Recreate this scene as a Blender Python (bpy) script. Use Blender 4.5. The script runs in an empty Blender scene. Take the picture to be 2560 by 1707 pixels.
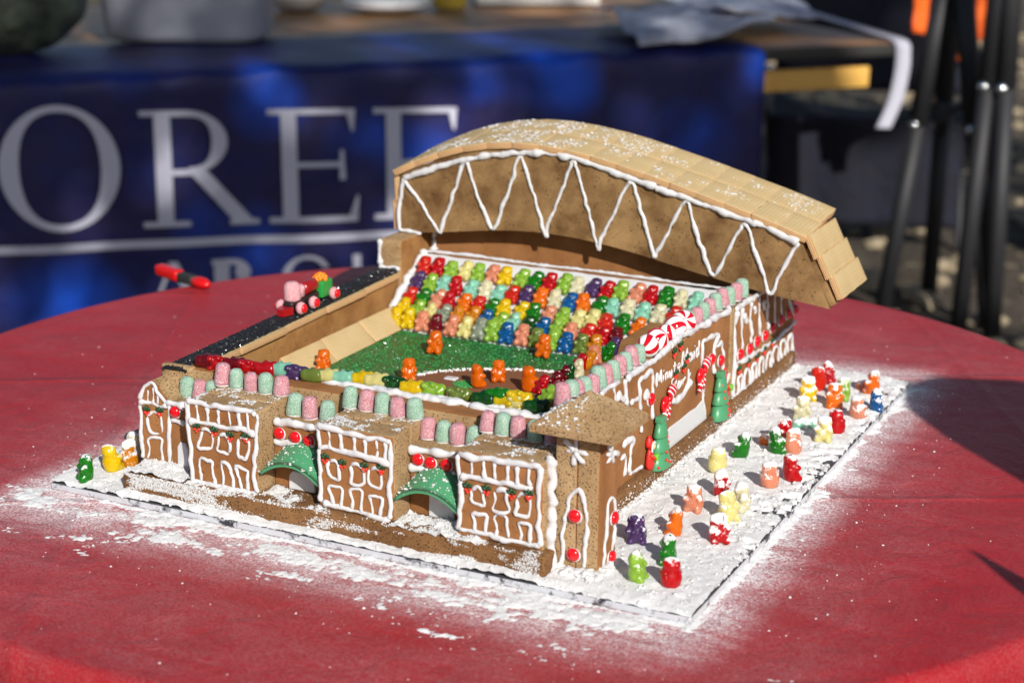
import bpy, bmesh, math, random
import numpy as np
from mathutils import Vector, Matrix, Euler
S = 0.01                                  # everything below is written in centimetres
random.seed(7)
rng = np.random.default_rng(11)
sc = bpy.context.scene
col = sc.collection
# ------------------------------------------------------------------ camera
f_px, yaw, pitch, roll = 4415.75, math.radians(26.124), math.radians(-16.198), math.radians(0.616)
CAM = Vector((93.746, -105.397, 52.532))
fw = Vector((-math.sin(yaw)*math.cos(pitch), math.cos(yaw)*math.cos(pitch), math.sin(pitch)))
rt = Vector((math.cos(yaw), math.sin(yaw), 0)); up = rt.cross(fw)
rt2 = math.cos(roll)*rt + math.sin(roll)*up; up2 = -math.sin(roll)*rt + math.cos(roll)*up
cd = bpy.data.cameras.new('camera'); cam = bpy.data.objects.new('camera', cd); col.objects.link(cam)
m = Matrix((rt2, up2, -fw)).transposed().to_4x4(); m.translation = CAM*S; cam.matrix_world = m
cd.sensor_width = 36; cd.lens = f_px/2560*36; cd.clip_start = .05; cd.clip_end = 200
cd.dof.use_dof = True; cd.dof.focus_distance = 1.42; cd.dof.aperture_fstop = 6.6
sc.camera = cam
# ------------------------------------------------------------------ light
EL, AZ = math.radians(31.5), math.radians(-45)      # sun elevation, azimuth from +X
w = bpy.data.worlds.new('World'); sc.world = w; w.use_nodes = True
nt = w.node_tree; bg = nt.nodes['Background']; sky = nt.nodes.new('ShaderNodeTexSky')
sky.sky_type = 'NISHITA'; sky.sun_disc = False; sky.sun_elevation = EL; sky.sun_rotation = math.radians(135)
nt.links.new(sky.outputs[0], bg.inputs[0]); bg.inputs[1].default_value = 0.062
sd = bpy.data.lights.new('sun', 'SUN'); sun = bpy.data.objects.new('sun', sd); col.objects.link(sun)
sd.energy = 4.3; sd.angle = math.radians(.53); sd.color = (1, .955, .88)
SUN = Vector((math.cos(AZ)*math.cos(EL), math.sin(AZ)*math.cos(EL), math.sin(EL)))
sun.rotation_euler = SUN.to_track_quat('Z', 'Y').to_euler(); sun.location = SUN*5
sc.view_settings.view_transform = 'Standard'; sc.view_settings.look = 'None'
sc.view_settings.exposure = 0.35; sc.view_settings.gamma = 1; sc.view_settings.use_curve_mapping = False
sc.render.engine = 'CYCLES'; sc.cycles.max_bounces = 8; sc.cycles.transmission_bounces = 6
# ------------------------------------------------------------------ helpers
def lin(r, g, b):
    f = lambda c: (c/255/12.92 if c/255 < .04045 else ((c/255+.055)/1.055)**2.4)
    return (f(r), f(g), f(b), 1)
def hsh(ix, iy, iz):
    n = (ix.astype(np.int64)*374761393 + iy.astype(np.int64)*668265263 + iz.astype(np.int64)*2147483647) & 0xffffffff
    n = ((n ^ (n >> 13))*1274126177) & 0xffffffff
    return ((n ^ (n >> 16)) & 0xffff)/65535.
def vnoise(P):
    P = np.asarray(P, float); i = np.floor(P); f = P-i; f = f*f*(3-2*f); i = i.astype(np.int64)
    r = 0
    for a in (0, 1):
        for b in (0, 1):
            for c in (0, 1):
                r = r + hsh(i[..., 0]+a, i[..., 1]+b, i[..., 2]+c)*(f[..., 0] if a else 1-f[..., 0])*(f[..., 1] if b else 1-f[..., 1])*(f[..., 2] if c else 1-f[..., 2])
    return r
def fbm(P, o=4, g=.5):
    P = np.asarray(P, float); r = 0; a = 1; t = 0
    for k in range(o): r = r + a*vnoise(P*2**k + 17.3*k); t += a; a *= g
    return r/t
def p3(x, y, z=0): return np.stack(np.broadcast_arrays(np.asarray(x, float), np.asarray(y, float), np.asarray(z, float)), -1)
class MB:
    def __init__(s): s.v = []; s.f = []; s.m = []
    def add(s, V, F, mi=0):
        o = len(s.v); s.v += [tuple(map(float, p)) for p in V]
        s.f += [tuple(int(i)+o for i in q) for q in F]; s.m += list(mi) if hasattr(mi, '__len__') else [mi]*len(F)
    def slab(s, x0, x1, y0, y1, z0, z1, r=.2, step=.7, amp=.03, mi=None, M=None, seed=0., fr=.9):
        d = np.array([x1-x0, y1-y0, z1-z0]); c = np.array([(x0+x1)/2, (y0+y1)/2, (z0+z1)/2]); r = min(r, d.min()*.45)
        ax = []
        for k in range(3):
            n = max(1, int(round((d[k]-2*r)/step)))
            ax.append(np.unique(np.concatenate([[-d[k]/2, -d[k]/2+r*.35], np.linspace(-d[k]/2+r, d[k]/2-r, n+1), [d[k]/2-r*.35, d[k]/2]])))
        idx = {}; V = []; F = []; N = []
        def vid(p):
            k = (round(p[0], 5), round(p[1], 5), round(p[2], 5))
            if k not in idx: idx[k] = len(V); V.append(p)
            return idx[k]
        for a in range(3):
            b, e = (a+1) % 3, (a+2) % 3
            for sg in (-1, 1):
                for i in range(len(ax[b])-1):
                    for j in range(len(ax[e])-1):
                        q = []
                        for (ii, jj) in ((i, j), (i+1, j), (i+1, j+1), (i, j+1)):
                            p = [0, 0, 0]; p[a] = sg*d[a]/2; p[b] = ax[b][ii]; p[e] = ax[e][jj]; q.append(vid(tuple(p)))
                        F.append(q if sg > 0 else q[::-1]); n = [0, 0, 0]; n[a] = sg; N.append(n)
        V = np.array(V); inn = np.clip(V, -d/2+r, d/2-r); dv = V-inn; L = np.linalg.norm(dv, axis=1, keepdims=True); L[L == 0] = 1
        V = inn + dv/L*r + c
        if amp: V = V + (dv/L)*((fbm((V+seed)*fr, 3)-.5)*2*amp)[:, None]
        if M is not None: V = np.array([M @ Vector(p) for p in V])
        s.add(V, F, 0 if mi is None else [mi(n) for n in N])
    def tube(s, P, R, n=7, mi=0, flat=None, cap=True):
        P = [Vector(p) for p in P]; k = len(P); prev = None; rings = []
        for i in range(k):
            t = (P[min(i+1, k-1)]-P[max(i-1, 0)])
            t = t.normalized() if t.length > 1e-9 else Vector((0, 0, 1))
            if flat is not None: a = Vector(flat).normalized(); a = (a - t*a.dot(t)); a = a.normalized() if a.length > 1e-6 else t.orthogonal().normalized()
            else:
                a = t.orthogonal().normalized() if prev is None else (prev - t*prev.dot(t)).normalized()
            prev = a; b = t.cross(a); r = R[i] if hasattr(R, '__len__') else R
            ka = .75 if flat is not None else 1
            rings.append([P[i] + (a*math.cos(2*math.pi*j/n)*ka + b*math.sin(2*math.pi*j/n))*r for j in range(n)])
        V = [p for g in rings for p in g]
        F = [(i*n+j, i*n+(j+1) % n, (i+1)*n+(j+1) % n, (i+1)*n+j) for i in range(k-1) for j in range(n)]
        if cap: F += [tuple(range(n))[::-1], tuple((k-1)*n+j for j in range(n))]
        s.add(V, F, mi)
    def ball(s, c, r, u=10, v=7, mi=0, M=None):
        r = r if hasattr(r, '__len__') else (r, r, r); V = [(0, 0, r[2])]
        for i in range(1, v):
            for j in range(u):
                a = math.pi*i/v; b = 2*math.pi*j/u; V.append((r[0]*math.sin(a)*math.cos(b), r[1]*math.sin(a)*math.sin(b), r[2]*math.cos(a)))
        V.append((0, 0, -r[2])); F = [(0, 1+j, 1+(j+1) % u) for j in range(u)]
        F += [(1+i*u+j, 1+(i+1)*u+j, 1+(i+1)*u+(j+1) % u, 1+i*u+(j+1) % u) for i in range(v-2) for j in range(u)]
        e = len(V)-1; F += [(e, e-u+(j+1) % u, e-u+j) for j in range(u)]
        V = [(M @ Vector(p) if M else Vector(p)) + Vector(c) for p in V]; s.add(V, F, mi)
    def lathe(s, prof, n=16, c=(0, 0, 0), mi=0, M=None):
        V = []; k = len(prof)
        for (r, z) in prof:
            for j in range(n): V.append(Vector((r*math.cos(2*math.pi*j/n), r*math.sin(2*math.pi*j/n), z)))
        F = [(i*n+j, i*n+(j+1) % n, (i+1)*n+(j+1) % n, (i+1)*n+j) for i in range(k-1) for j in range(n)]
        F += [tuple(range(n))[::-1], tuple((k-1)*n+j for j in range(n))]
        V = [(M @ p if M else p)+Vector(c) for p in V]; s.add(V, F, mi)
    def prism(s, poly, axis, a0, a1, mi=0, M=None):
        k = len(poly); V = []
        for a in (a0, a1):
            for (p, q) in poly:
                v = {'x': (a, p, q), 'y': (p, a, q), 'z': (p, q, a)}[axis]; V.append(M @ Vector(v) if M else v)
        F = [tuple(range(k))[::-1], tuple(range(k, 2*k))] + [(i, (i+1) % k, k+(i+1) % k, k+i) for i in range(k)]
        s.add(V, F, mi)
    def grid(s, X, Y, Z, mi=0):
        a, b = X.shape; V = p3(X, Y, Z).reshape(-1, 3)
        F = [(i*b+j, (i+1)*b+j, (i+1)*b+j+1, i*b+j+1) for i in range(a-1) for j in range(b-1)]; s.add(V, F, mi)
    def lumps(s, P, R, mi=0, flat=.8, seed=0, octa=False):
        # small crumbs: jittered octahedra / icosahedra
        if octa: B = np.array([(1, 0, 0), (-1, 0, 0), (0, 1, 0), (0, -1, 0), (0, 0, 1), (0, 0, -1)], float); Fb = np.array([(0, 2, 4), (2, 1, 4), (1, 3, 4), (3, 0, 4), (2, 0, 5), (1, 2, 5), (3, 1, 5), (0, 3, 5)])
        else:
            t = (1+5**.5)/2; B = np.array([(-1, t, 0), (1, t, 0), (-1, -t, 0), (1, -t, 0), (0, -1, t), (0, 1, t), (0, -1, -t), (0, 1, -t), (t, 0, -1), (t, 0, 1), (-t, 0, -1), (-t, 0, 1)])/1.9
            Fb = np.array([(0, 11, 5), (0, 5, 1), (0, 1, 7), (0, 7, 10), (0, 10, 11), (1, 5, 9), (5, 11, 4), (11, 10, 2), (10, 7, 6), (7, 1, 8), (3, 9, 4), (3, 4, 2), (3, 2, 6), (3, 6, 8), (3, 8, 9), (4, 9, 5), (2, 4, 11), (6, 2, 10), (8, 6, 7), (9, 8, 1)])
        rg = np.random.default_rng(seed+5); P = np.asarray(P, float); n = len(P)
        if n == 0: return
        R = np.broadcast_to(np.asarray(R, float), (n,)); q = rg.normal(size=(n, 3, 3)); q, _ = np.linalg.qr(q)
        V = np.einsum('nij,kj->nki', q, B)*(1+rg.uniform(-.25, .25, (n, len(B), 1)))*R[:, None, None]
        V[:, :, 2] *= flat; V = (V+P[:, None, :]).reshape(-1, 3); F = (Fb[None]+(np.arange(n)*len(B))[:, None, None]).reshape(-1, 3)
        s.add(V, F, mi)
    def build(s, name, mats, parent=None, loc=None, rot=None, smooth=True, label=None, kind=None):
        me = mesh(name, s.v, s.f, mats, s.m, smooth)
        return link(name, me, parent, loc, rot, label, kind)
def mesh(name, V, F, mats, mi=None, smooth=True):
    me = bpy.data.meshes.new(name)
    me.from_pydata((np.asarray(V, float)*S).tolist(), [], F)
    for mm in (mats if isinstance(mats, (list, tuple)) else [mats]): me.materials.append(mm)
    if mi is not None and any(mi): me.polygons.foreach_set('material_index', np.array(mi, dtype=np.int32))
    me.polygons.foreach_set('use_smooth', np.full(len(me.polygons), bool(smooth)))
    me.update(); return me
def link(name, me, parent=None, loc=None, rot=None, label=None, kind=None):
    o = bpy.data.objects.new(name, me); col.objects.link(o)
    if parent is not None: o.parent = parent
    if loc is not None: o.location = Vector(loc)*S
    if rot is not None: o.rotation_euler = rot
    if label: o['label'] = label
    if kind: o['kind'] = kind
    return o
def tag(o, label, cat, group=None):
    o['label'] = label; o['category'] = cat
    if group: o['group'] = group
    return o
def empty(name, loc=(0, 0, 0), rz=0):
    o = bpy.data.objects.new(name, None); col.objects.link(o); o.location = Vector(loc)*S; o.rotation_euler = (0, 0, rz); o.empty_display_size = .02
    return o
def smooth_poly(P, step=.22):
    P = [Vector(p) for p in P]; out = []
    for i in range(len(P)-1):
        a, b, c, d = P[max(i-1, 0)], P[i], P[i+1], P[min(i+2, len(P)-1)]; n = max(2, int((c-b).length/step))
        for k in range(n):
            t = k/n; out.append(.5*((2*b)+(c-a)*t+(2*a-5*b+4*c-d)*t*t+(3*b-a-3*c+d)*t**3))
    return out+[P[-1]]
def icing_on(mb, polys, to3, nrm, r0=.17, seed=0):
    rg = random.Random(seed); n = Vector(nrm)
    for (wd, P) in polys:
        Q = smooth_poly([to3(*p) for p in P]); k = len(Q); ph = rg.uniform(0, 50); R = []
        nz = vnoise(p3(np.arange(k)*.23+ph, ph, 0)); nz2 = vnoise(p3(np.arange(k)*.7+ph, 3, ph))
        for i in range(k):
            t = abs(2*i/max(k-1, 1)-1); hg = (.72+.55*t**2.2) if k < 16 else 1.
            r = .9*r0*wd*hg*(.42+.8*nz[i]+.42*nz2[i]); e = min(i, k-1-i)
            if e == 0: r *= .35
            elif e == 1: r *= 1.15
            elif e == 2: r *= 1.2
            R.append(r)
        wo = np.stack([vnoise(p3(np.arange(k)*.33+ph, ph+c_*9, 1)) for c_ in range(3)], -1)-.5
        Q = [q + n*(R[i]*.25) + Vector(wo[i])*(.05 if wd < .85 else .2*wd**.5) + (Vector((rg.uniform(-1, 1), rg.uniform(-1, 1), rg.uniform(-1, 1)))*.025) for i, q in enumerate(Q)]
        mb.tube(Q, R, 8, flat=n)
ORD = ['first', 'second', 'third', 'fourth', 'fifth', 'sixth', 'seventh', 'eighth', 'ninth', 'tenth', 'eleventh', 'twelfth', 'thirteenth', 'fourteenth', 'fifteenth', 'sixteenth', 'seventeenth', 'eighteenth', 'nineteenth', 'twentieth', 'twenty-first', 'twenty-second', 'twenty-third']
# ------------------------------------------------------------------ materials
class NM:
    def __init__(s, name, base=(.5, .5, .5, 1), rough=.6, **kw):
        s.m = bpy.data.materials.new(name); s.m.use_nodes = True; s.t = s.m.node_tree; s.b = s.t.nodes['Principled BSDF']
        s.set('Base Color', base); s.set('Roughness', rough)
        for k, v in kw.items(): s.set(k.replace('_', ' '), v)
    def set(s, k, v):
        if hasattr(v, 'is_linked') or isinstance(v, bpy.types.NodeSocket): s.t.links.new(v, s.b.inputs[k])
        else: s.b.inputs[k].default_value = v
    def n(s, typ, ins=None, **at):
        nd = s.t.nodes.new(typ)
        for k, v in at.items(): setattr(nd, k, v)
        for k, v in (ins or {}).items():
            if isinstance(v, bpy.types.NodeSocket): s.t.links.new(v, nd.inputs[k])
            else: nd.inputs[k].default_value = v
        return nd
    def co(s, kind='Object'): return s.n('ShaderNodeTexCoord').outputs[kind]
    def noise(s, sc_, det=4, ro=.55, vec=None, out='Fac', dist=0):
        return s.n('ShaderNodeTexNoise', {'Vector': vec or s.co(), 'Scale': sc_, 'Detail': det, 'Roughness': ro, 'Distortion': dist}).outputs[out]
    def ramp(s, fac, stops, interp='LINEAR'):
        r = s.n('ShaderNodeValToRGB', {'Fac': fac}); e = r.color_ramp.elements; r.color_ramp.interpolation = interp
        while len(e) < len(stops): e.new(.5)
        for i, (p, c) in enumerate(stops): e[i].position = p; e[i].color = c if len(c) == 4 else tuple(c)+(1,)
        return r.outputs['Color']
    def mix(s, f, a, b):
        x = s.n('ShaderNodeMix', data_type='RGBA')
        for k, v in ((0, f), (6, a), (7, b)):
            if isinstance(v, bpy.types.NodeSocket): s.t.links.new(v, x.inputs[k])
            else: x.inputs[k].default_value = v
        return x.outputs[2]
    def math(s, op, a, b=0., c=0.):
        x = s.n('ShaderNodeMath', operation=op)
        for i, v in enumerate((a, b, c)):
            if isinstance(v, bpy.types.NodeSocket): s.t.links.new(v, x.inputs[i])
            else: x.inputs[i].default_value = v
        return x.outputs[0]
    def bump(s, h, st=.5, dist=.001, nrm=None):
        b = s.n('ShaderNodeBump', {'Height': h, 'Strength': st, 'Distance': dist})
        if nrm: s.t.links.new(nrm, b.inputs['Normal'])
        s.t.links.new(b.outputs[0], s.b.inputs['Normal']); return b.outputs[0]
G4 = lambda v: (v, v, v, 1)
def m_ginger(name, ca, cb, cpore, pores=.5, psc=420, bst=.5, fine=.35):
    a = NM(name, rough=.85, Specular_IOR_Level=.25); c = a.co()
    big = a.noise(28, 5, .6, c); base = a.mix(a.ramp(big, [(.3, G4(0)), (.7, G4(1))]), ca, cb)
    vo = a.n('ShaderNodeTexVoronoi', {'Vector': c, 'Scale': psc, 'Randomness': 1.}); nz = a.noise(psc*.35, 3, .6, c)
    hole = a.math('MULTIPLY', a.ramp(vo.outputs['Distance'], [(.12, G4(1)), (.34, G4(0))]), a.ramp(nz, [(.62-pores*.3, G4(0)), (.7-pores*.2, G4(1))]))
    fn = a.noise(1400, 3, .7, c); base = a.mix(a.math('MULTIPLY', a.ramp(fn, [(.35, G4(1)), (.65, G4(0))]), fine), base, a.mix(.55, base, cpore))
    a.set('Base Color', a.mix(hole, base, cpore))
    h = a.math('SUBTRACT', a.math('MULTIPLY', fn, .5), a.math('MULTIPLY', hole, 1.4)); a.bump(h, bst, .0012); return a.m
M = {}
M['smooth'] = m_ginger('gingerbread_smooth', lin(166, 116, 72), lin(132, 86, 48), lin(82, 50, 24), .3, 420, .3, .45)
M['porous'] = m_ginger('gingerbread_cut', lin(190, 160, 120), lin(164, 130, 90), lin(74, 48, 24), .95, 520, .9, .65)
M['arch'] = m_ginger('gingerbread_mottled', lin(168, 134, 90), lin(92, 62, 32), lin(62, 38, 16), .4, 330, .5, .6)
M['inner'] = m_ginger('gingerbread_inner', lin(176, 132, 80), lin(128, 84, 44), lin(80, 50, 22), .2, 420, .3, .5)
M['dark'] = m_ginger('gingerbread_base', lin(150, 110, 70), lin(112, 76, 44), lin(58, 36, 18), .9, 560, 1., .65)
def m_icing(name, c=(.6, .6, .615, 1), r=.3):
    a = NM(name, c, r); a.set('Subsurface Weight', .25); a.set('Subsurface Radius', (1, .9, .85)); a.set('Subsurface Scale', .002)
    a.bump(a.noise(240, 3), .15, .001); return a.m
M['icing'] = m_icing('royal_icing')
def m_powder():
    a = NM('powdered_sugar', (.9, .9, .91, 1), 1.0, Specular_IOR_Level=.1, Subsurface_Weight=.25); a.set('Subsurface Radius', (1, 1, 1)); a.set('Subsurface Scale', .0015); a.bump(a.noise(520, 5, .8), .8, .003); return a.m
M['powder'] = m_powder()
def m_wafer():
    a = NM('wafer_face', rough=.8, Specular_IOR_Level=.3); c = a.co(); sx = a.n('ShaderNodeSeparateXYZ', {'Vector': c}).outputs
    k = 2*math.pi/.0035; gx = a.math('SINE', a.math('MULTIPLY', sx[0], k)); gy = a.math('SINE', a.math('MULTIPLY', sx[1], k))
    g = a.math('MAXIMUM', gx, gy); gm = a.ramp(g, [(.55, G4(0)), (.95, G4(1))])
    nz = a.noise(40, 4); base = a.mix(nz, lin(214, 194, 150), lin(192, 166, 118)); a.set('Base Color', a.mix(a.math('MULTIPLY', gm, .35), a.mix(.25, base, lin(140, 100, 50)), base))
    a.bump(gm, .7, .0006); return a.m
M['wafer'] = m_wafer()
def m_waferside():
    a = NM('wafer_layers', rough=.9); c = a.co(); z = a.n('ShaderNodeSeparateXYZ', {'Vector': c}).outputs[2]
    st = a.math('SINE', a.math('MULTIPLY_ADD', z, 2*math.pi/.0019, a.math('MULTIPLY', a.noise(90), 3.))); a.set('Base Color', a.mix(a.ramp(st, [(.2, G4(0)), (.8, G4(1))]), lin(190, 144, 96), lin(222, 186, 140)))
    a.bump(st, .6, .0005); return a.m
M['waferside'] = m_waferside()
GC = dict(red=lin(196, 12, 22), scarlet=lin(214, 42, 22), darkred=lin(120, 6, 22), orange=lin(238, 120, 8), amber=lin(214, 140, 20), yellow=lin(236, 200, 6), cream=lin(232, 222, 150), white=lin(226, 220, 186), mint=lin(150, 214, 190), lime=lin(150, 192, 66), green=lin(22, 128, 20), darkgreen=lin(14, 80, 20), blue=lin(8, 96, 160), purple=lin(84, 58, 108), salmon=lin(226, 150, 118), grey=lin(150, 160, 140), olive=lin(120, 140, 60))
def m_gummy(name, c, dust=0., clear=.25):
    a = NM(name, c, .27, Subsurface_Weight=.75, IOR=1.45); a.set('Subsurface Radius', (1.0, .8, .6)); a.set('Subsurface Scale', .006); a.set('Transmission Weight', clear)
    co = a.co(); rnd = a.n('ShaderNodeObjectInfo').outputs['Random']
    off = a.n('ShaderNodeVectorMath', {0: co, 1: (0, 0, 0)}, operation='ADD'); cb = a.n('ShaderNodeCombineXYZ', {'X': a.math('MULTIPLY', rnd, 3.), 'Y': rnd, 'Z': a.math('MULTIPLY', rnd, 7.)}); a.t.links.new(cb.outputs[0], off.inputs[1])
    v = off.outputs[0]
    if dust > 0:
        z = a.n('ShaderNodeSeparateXYZ', {'Vector': co}).outputs[2]; nz = a.noise(190, 5, .65, v); fine = a.noise(700, 3, .7, v)
        nu = a.n('ShaderNodeSeparateXYZ', {'Vector': a.n('ShaderNodeNewGeometry').outputs['Normal']}).outputs[2]
        s_ = a.math('ADD', a.math('MULTIPLY', nz, 1.), a.math('MULTIPLY', fine, .35)); s_ = a.math('ADD', s_, a.math('MULTIPLY', z, 9.)); s_ = a.math('ADD', s_, a.math('MULTIPLY', nu, .22))
        s_ = a.math('ADD', s_, a.math('MULTIPLY_ADD', rnd, .22, -.11))
        mk = a.ramp(s_, [(.93-dust*.1, G4(0)), (.97, G4(1))]); 
        a.set('Base Color', a.mix(mk, c, (.88, .88, .9, 1))); a.set('Roughness', a.math('MULTIPLY_ADD', mk, .75, .22)); a.set('Transmission Weight', a.math('MULTIPLY', a.math('SUBTRACT', 1., mk), clear)); a.bump(a.math('ADD', a.math('MULTIPLY', mk, .6), a.noise(260, 3, .6, v)), .35, .001)
    else: a.bump(a.noise(220, 3, .6, v), .3, .001)
    return a.m
GM = {k: m_gummy('gummy_'+k, c, 0, .45) for k, c in GC.items()}
GT = {k: m_gummy('clear_gummy_'+k, c, 0, .5) for k, c in GC.items()}
GD = {k: m_gummy('dusted_gummy_'+k, c, .6, .4) for k, c in GC.items()}
def m_drop(name, c):
    a = NM(name, c, .45, Subsurface_Weight=.6); a.set('Subsurface Radius', (1, .8, .7)); a.set('Subsurface Scale', .003); co = a.co()
    sp = a.noise(1500, 2, .8, co); pt = a.noise(160, 3, .6, co); f = a.math('MULTIPLY', a.ramp(sp, [(.46, G4(0)), (.62, G4(1))]), a.math('MULTIPLY_ADD', pt, .8, .25))
    a.set('Base Color', a.mix(f, c, (.92, .92, .92, 1))); a.bump(sp, .8, .0012); a.set('Roughness', .5); return a.m
M['pink'] = m_drop('gumdrop_pink', lin(184, 96, 114)); M['mintdrop'] = m_drop('gumdrop_green', lin(112, 164, 134)); M['redwafer'] = m_drop('sugar_rose', lin(214, 128, 138))
def simple(name, c, r=.4, bsc=0, bst=.2, **kw):
    a = NM(name, c, r, **kw)
    if bsc: a.bump(a.noise(bsc, 3), bst, .001)
    return a.m
M['candy'] = simple('red_candy_shell', lin(206, 14, 26), .14, Coat_Weight=.4); M['fond'] = simple('green_fondant', lin(72, 142, 100), .35, 120, .1)
M['hgreen'] = simple('holly_green', lin(26, 66, 34), .35); M['hred'] = simple('holly_red', lin(226, 44, 26), .3)
M['choc'] = simple('chocolate_dirt', lin(122, 76, 46), .85, 500, .4); M['black'] = simple('black_sugar', lin(30, 30, 33), .18)
M['skin'] = simple('sugar_peach', lin(238, 186, 140), .5); M['redcoat'] = simple('sugar_red', lin(204, 38, 34), .45); M['greenb'] = simple('sugar_green', lin(104, 186, 60), .5, 900, .5)
M['licorice'] = simple('licorice', lin(40, 26, 26), .4); M['twist'] = simple('red_twist', lin(150, 16, 22), .3); M['bead'] = simple('orange_bead', lin(240, 128, 20), .35); M['gpl'] = simple('green_candy_box', lin(40, 140, 60), .35)
def m_field():
    a = NM('green_sugar', rough=.3); co = a.co(); v = a.n('ShaderNodeTexVoronoi', {'Vector': co, 'Scale': 900.}); b = a.noise(60, 4)
    c = a.mix(b, lin(28, 92, 44), lin(54, 132, 66)); a.set('Base Color', a.mix(a.ramp(v.outputs['Color'], [(.3, G4(0)), (.9, G4(1))]), c, lin(14, 60, 28))); a.bump(v.outputs['Distance'], .9, .0012); return a.m
M['field'] = m_field(); M['fcry'] = simple('green_sugar_crystal', lin(60, 150, 78), .12); M['wcry'] = simple('white_sugar_crystal', (.9, .9, .9, 1), .2)
def m_mint():
    a = NM('peppermint', rough=.1, Coat_Weight=.5); co = a.co(); x = a.n('ShaderNodeSeparateXYZ', {'Vector': co}).outputs
    at = a.math('ARCTAN2', x[1], x[0]); s_ = a.math('SINE', a.math('ADD', a.math('MULTIPLY', at, 5.), a.math('MULTIPLY', x[2], 260.))); nz = a.noise(60, 2)
    a.set('Base Color', a.mix(a.ramp(a.math('ADD', s_, a.math('MULTIPLY', nz, .8)), [(.5, G4(0)), (.56, G4(1))]), (.86, .84, .84, 1), lin(190, 12, 30))); return a.m
M['mint'] = m_mint()
def m_stripe():
    a = NM('striped_sugar', rough=.35); co = a.co(); x = a.n('ShaderNodeSeparateXYZ', {'Vector': co}).outputs
    s_ = a.math('SINE', a.math('MULTIPLY', a.math('ADD', x[1], x[2]), 1150.)); a.set('Base Color', a.mix(a.ramp(s_, [(.6, G4(0)), (.7, G4(1))]), lin(192, 20, 34), (.86, .84, .84, 1))); return a.m
M['stripe'] = m_stripe()
def m_cloth():
    a = NM('red_plastic_cloth', rough=.5, Specular_IOR_Level=.16); co = a.co()
    xy = a.n('ShaderNodeSeparateXYZ', {'Vector': co}).outputs
    base = a.mix(a.noise(4, 4, .6), lin(162, 16, 29), lin(142, 10, 22))
    mp = a.n('ShaderNodeMapping', {'Vector': co, 'Rotation': (0, 0, .35), 'Scale': (6, 17, 1)}).outputs[0]; st = a.noise(1., 6, .7, mp, dist=1.2)
    mp2 = a.n('ShaderNodeMapping', {'Vector': co, 'Rotation': (0, 0, 1.9), 'Scale': (5, 14, 1)}).outputs[0]; st2 = a.noise(1., 6, .7, mp2, dist=1.5)
    fn = a.noise(520, 4, .8); big = a.noise(5., 4, .6); big2 = a.noise(14., 4, .6)
    dx = a.math('MAXIMUM', a.math('SUBTRACT', a.math('ABSOLUTE', a.math('SUBTRACT', xy[0], .043)), .28), 0.); dy = a.math('MAXIMUM', a.math('SUBTRACT', a.math('ABSOLUTE', a.math('ADD', xy[1], .05)), .3025), 0.)
    dd = a.math('SQRT', a.math('ADD', a.math('MULTIPLY', a.math('MULTIPLY', dx, dx), 4.), a.math('MULTIPLY', dy, dy)))
    near = a.n('ShaderNodeMapRange', {'Value': dd, 'From Min': 0., 'From Max': .1, 'To Min': 1., 'To Max': 0.}, interpolation_type='SMOOTHSTEP').outputs[0]
    mid = a.n('ShaderNodeMapRange', {'Value': dd, 'From Min': 0., 'From Max': .3, 'To Min': .26, 'To Max': .07}).outputs[0]
    br = a.math('MULTIPLY', a.ramp(st, [(.36, G4(0)), (.74, G4(1))]), a.ramp(big, [(.32, G4(.1)), (.68, G4(1))]))
    br2 = a.math('MULTIPLY', a.ramp(st2, [(.42, G4(0)), (.76, G4(1))]), a.ramp(big2, [(.35, G4(.1)), (.7, G4(1))]))
    scr = a.noise(1., 4, .7, a.n('ShaderNodeMapping', {'Vector': co, 'Rotation': (0, 0, .9), 'Scale': (14, 260, 1)}).outputs[0], dist=.4); scr = a.math('MULTIPLY', a.ramp(scr, [(.6, G4(0)), (.74, G4(1))]), a.ramp(big2, [(.4, G4(0)), (.65, G4(1))]))
    veil = a.math('MULTIPLY', a.math('ADD', a.math('MULTIPLY', a.math('ADD', br, br2), .5), a.math('ADD', a.math('MULTIPLY', scr, .5), a.math('MULTIPLY', a.ramp(big2, [(.2, G4(.5)), (.8, G4(1))]), .36))), mid)
    veil = a.math('ADD', veil, a.math('MULTIPLY', near, a.math('MULTIPLY', a.ramp(st, [(.28, G4(0)), (.58, G4(1))]), .9)))
    veil = a.math('MULTIPLY', veil, a.math('MULTIPLY_ADD', a.ramp(fn, [(.4, G4(0)), (.62, G4(1))]), 1.3, .2))
    spk = a.ramp(a.noise(330, 2, .9), [(.74, G4(0)), (.775, G4(1))]); veil = a.math('MINIMUM', a.math('ADD', veil, a.math('MULTIPLY', spk, .5)), .95)
    a.set('Base Color', a.mix(veil, base, (.82, .78, .8, 1))); a.set('Roughness', a.math('MULTIPLY_ADD', veil, .5, .42))
    def crease(ang, per, off):
        u_ = a.math('ADD', a.math('ADD', a.math('MULTIPLY', xy[0], math.cos(ang)), a.math('MULTIPLY', xy[1], math.sin(ang))), a.math('MULTIPLY_ADD', a.noise(3.5, 3, .6), .02, off)); w_ = a.math('ABSOLUTE', a.math('SUBTRACT', a.math('FRACT', a.math('MULTIPLY', u_, 1/per)), .5)); return a.ramp(w_, [(0., G4(1)), (.022, G4(0))])
    cr_ = a.math('ADD', crease(.5, .41, .13), crease(.5+math.pi/2, .33, .05))
    fo = a.math('MULTIPLY_ADD', cr_, .14, a.noise(7, 3, .5)); sc1 = a.noise(26, 4, .6, dist=1.)
    a.bump(a.math('ADD', a.math('MULTIPLY', fo, 3.), a.math('ADD', a.math('MULTIPLY', fn, .1), a.math('MULTIPLY', sc1, .9))), .6, .005); return a.m
M['cloth'] = m_cloth()
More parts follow.
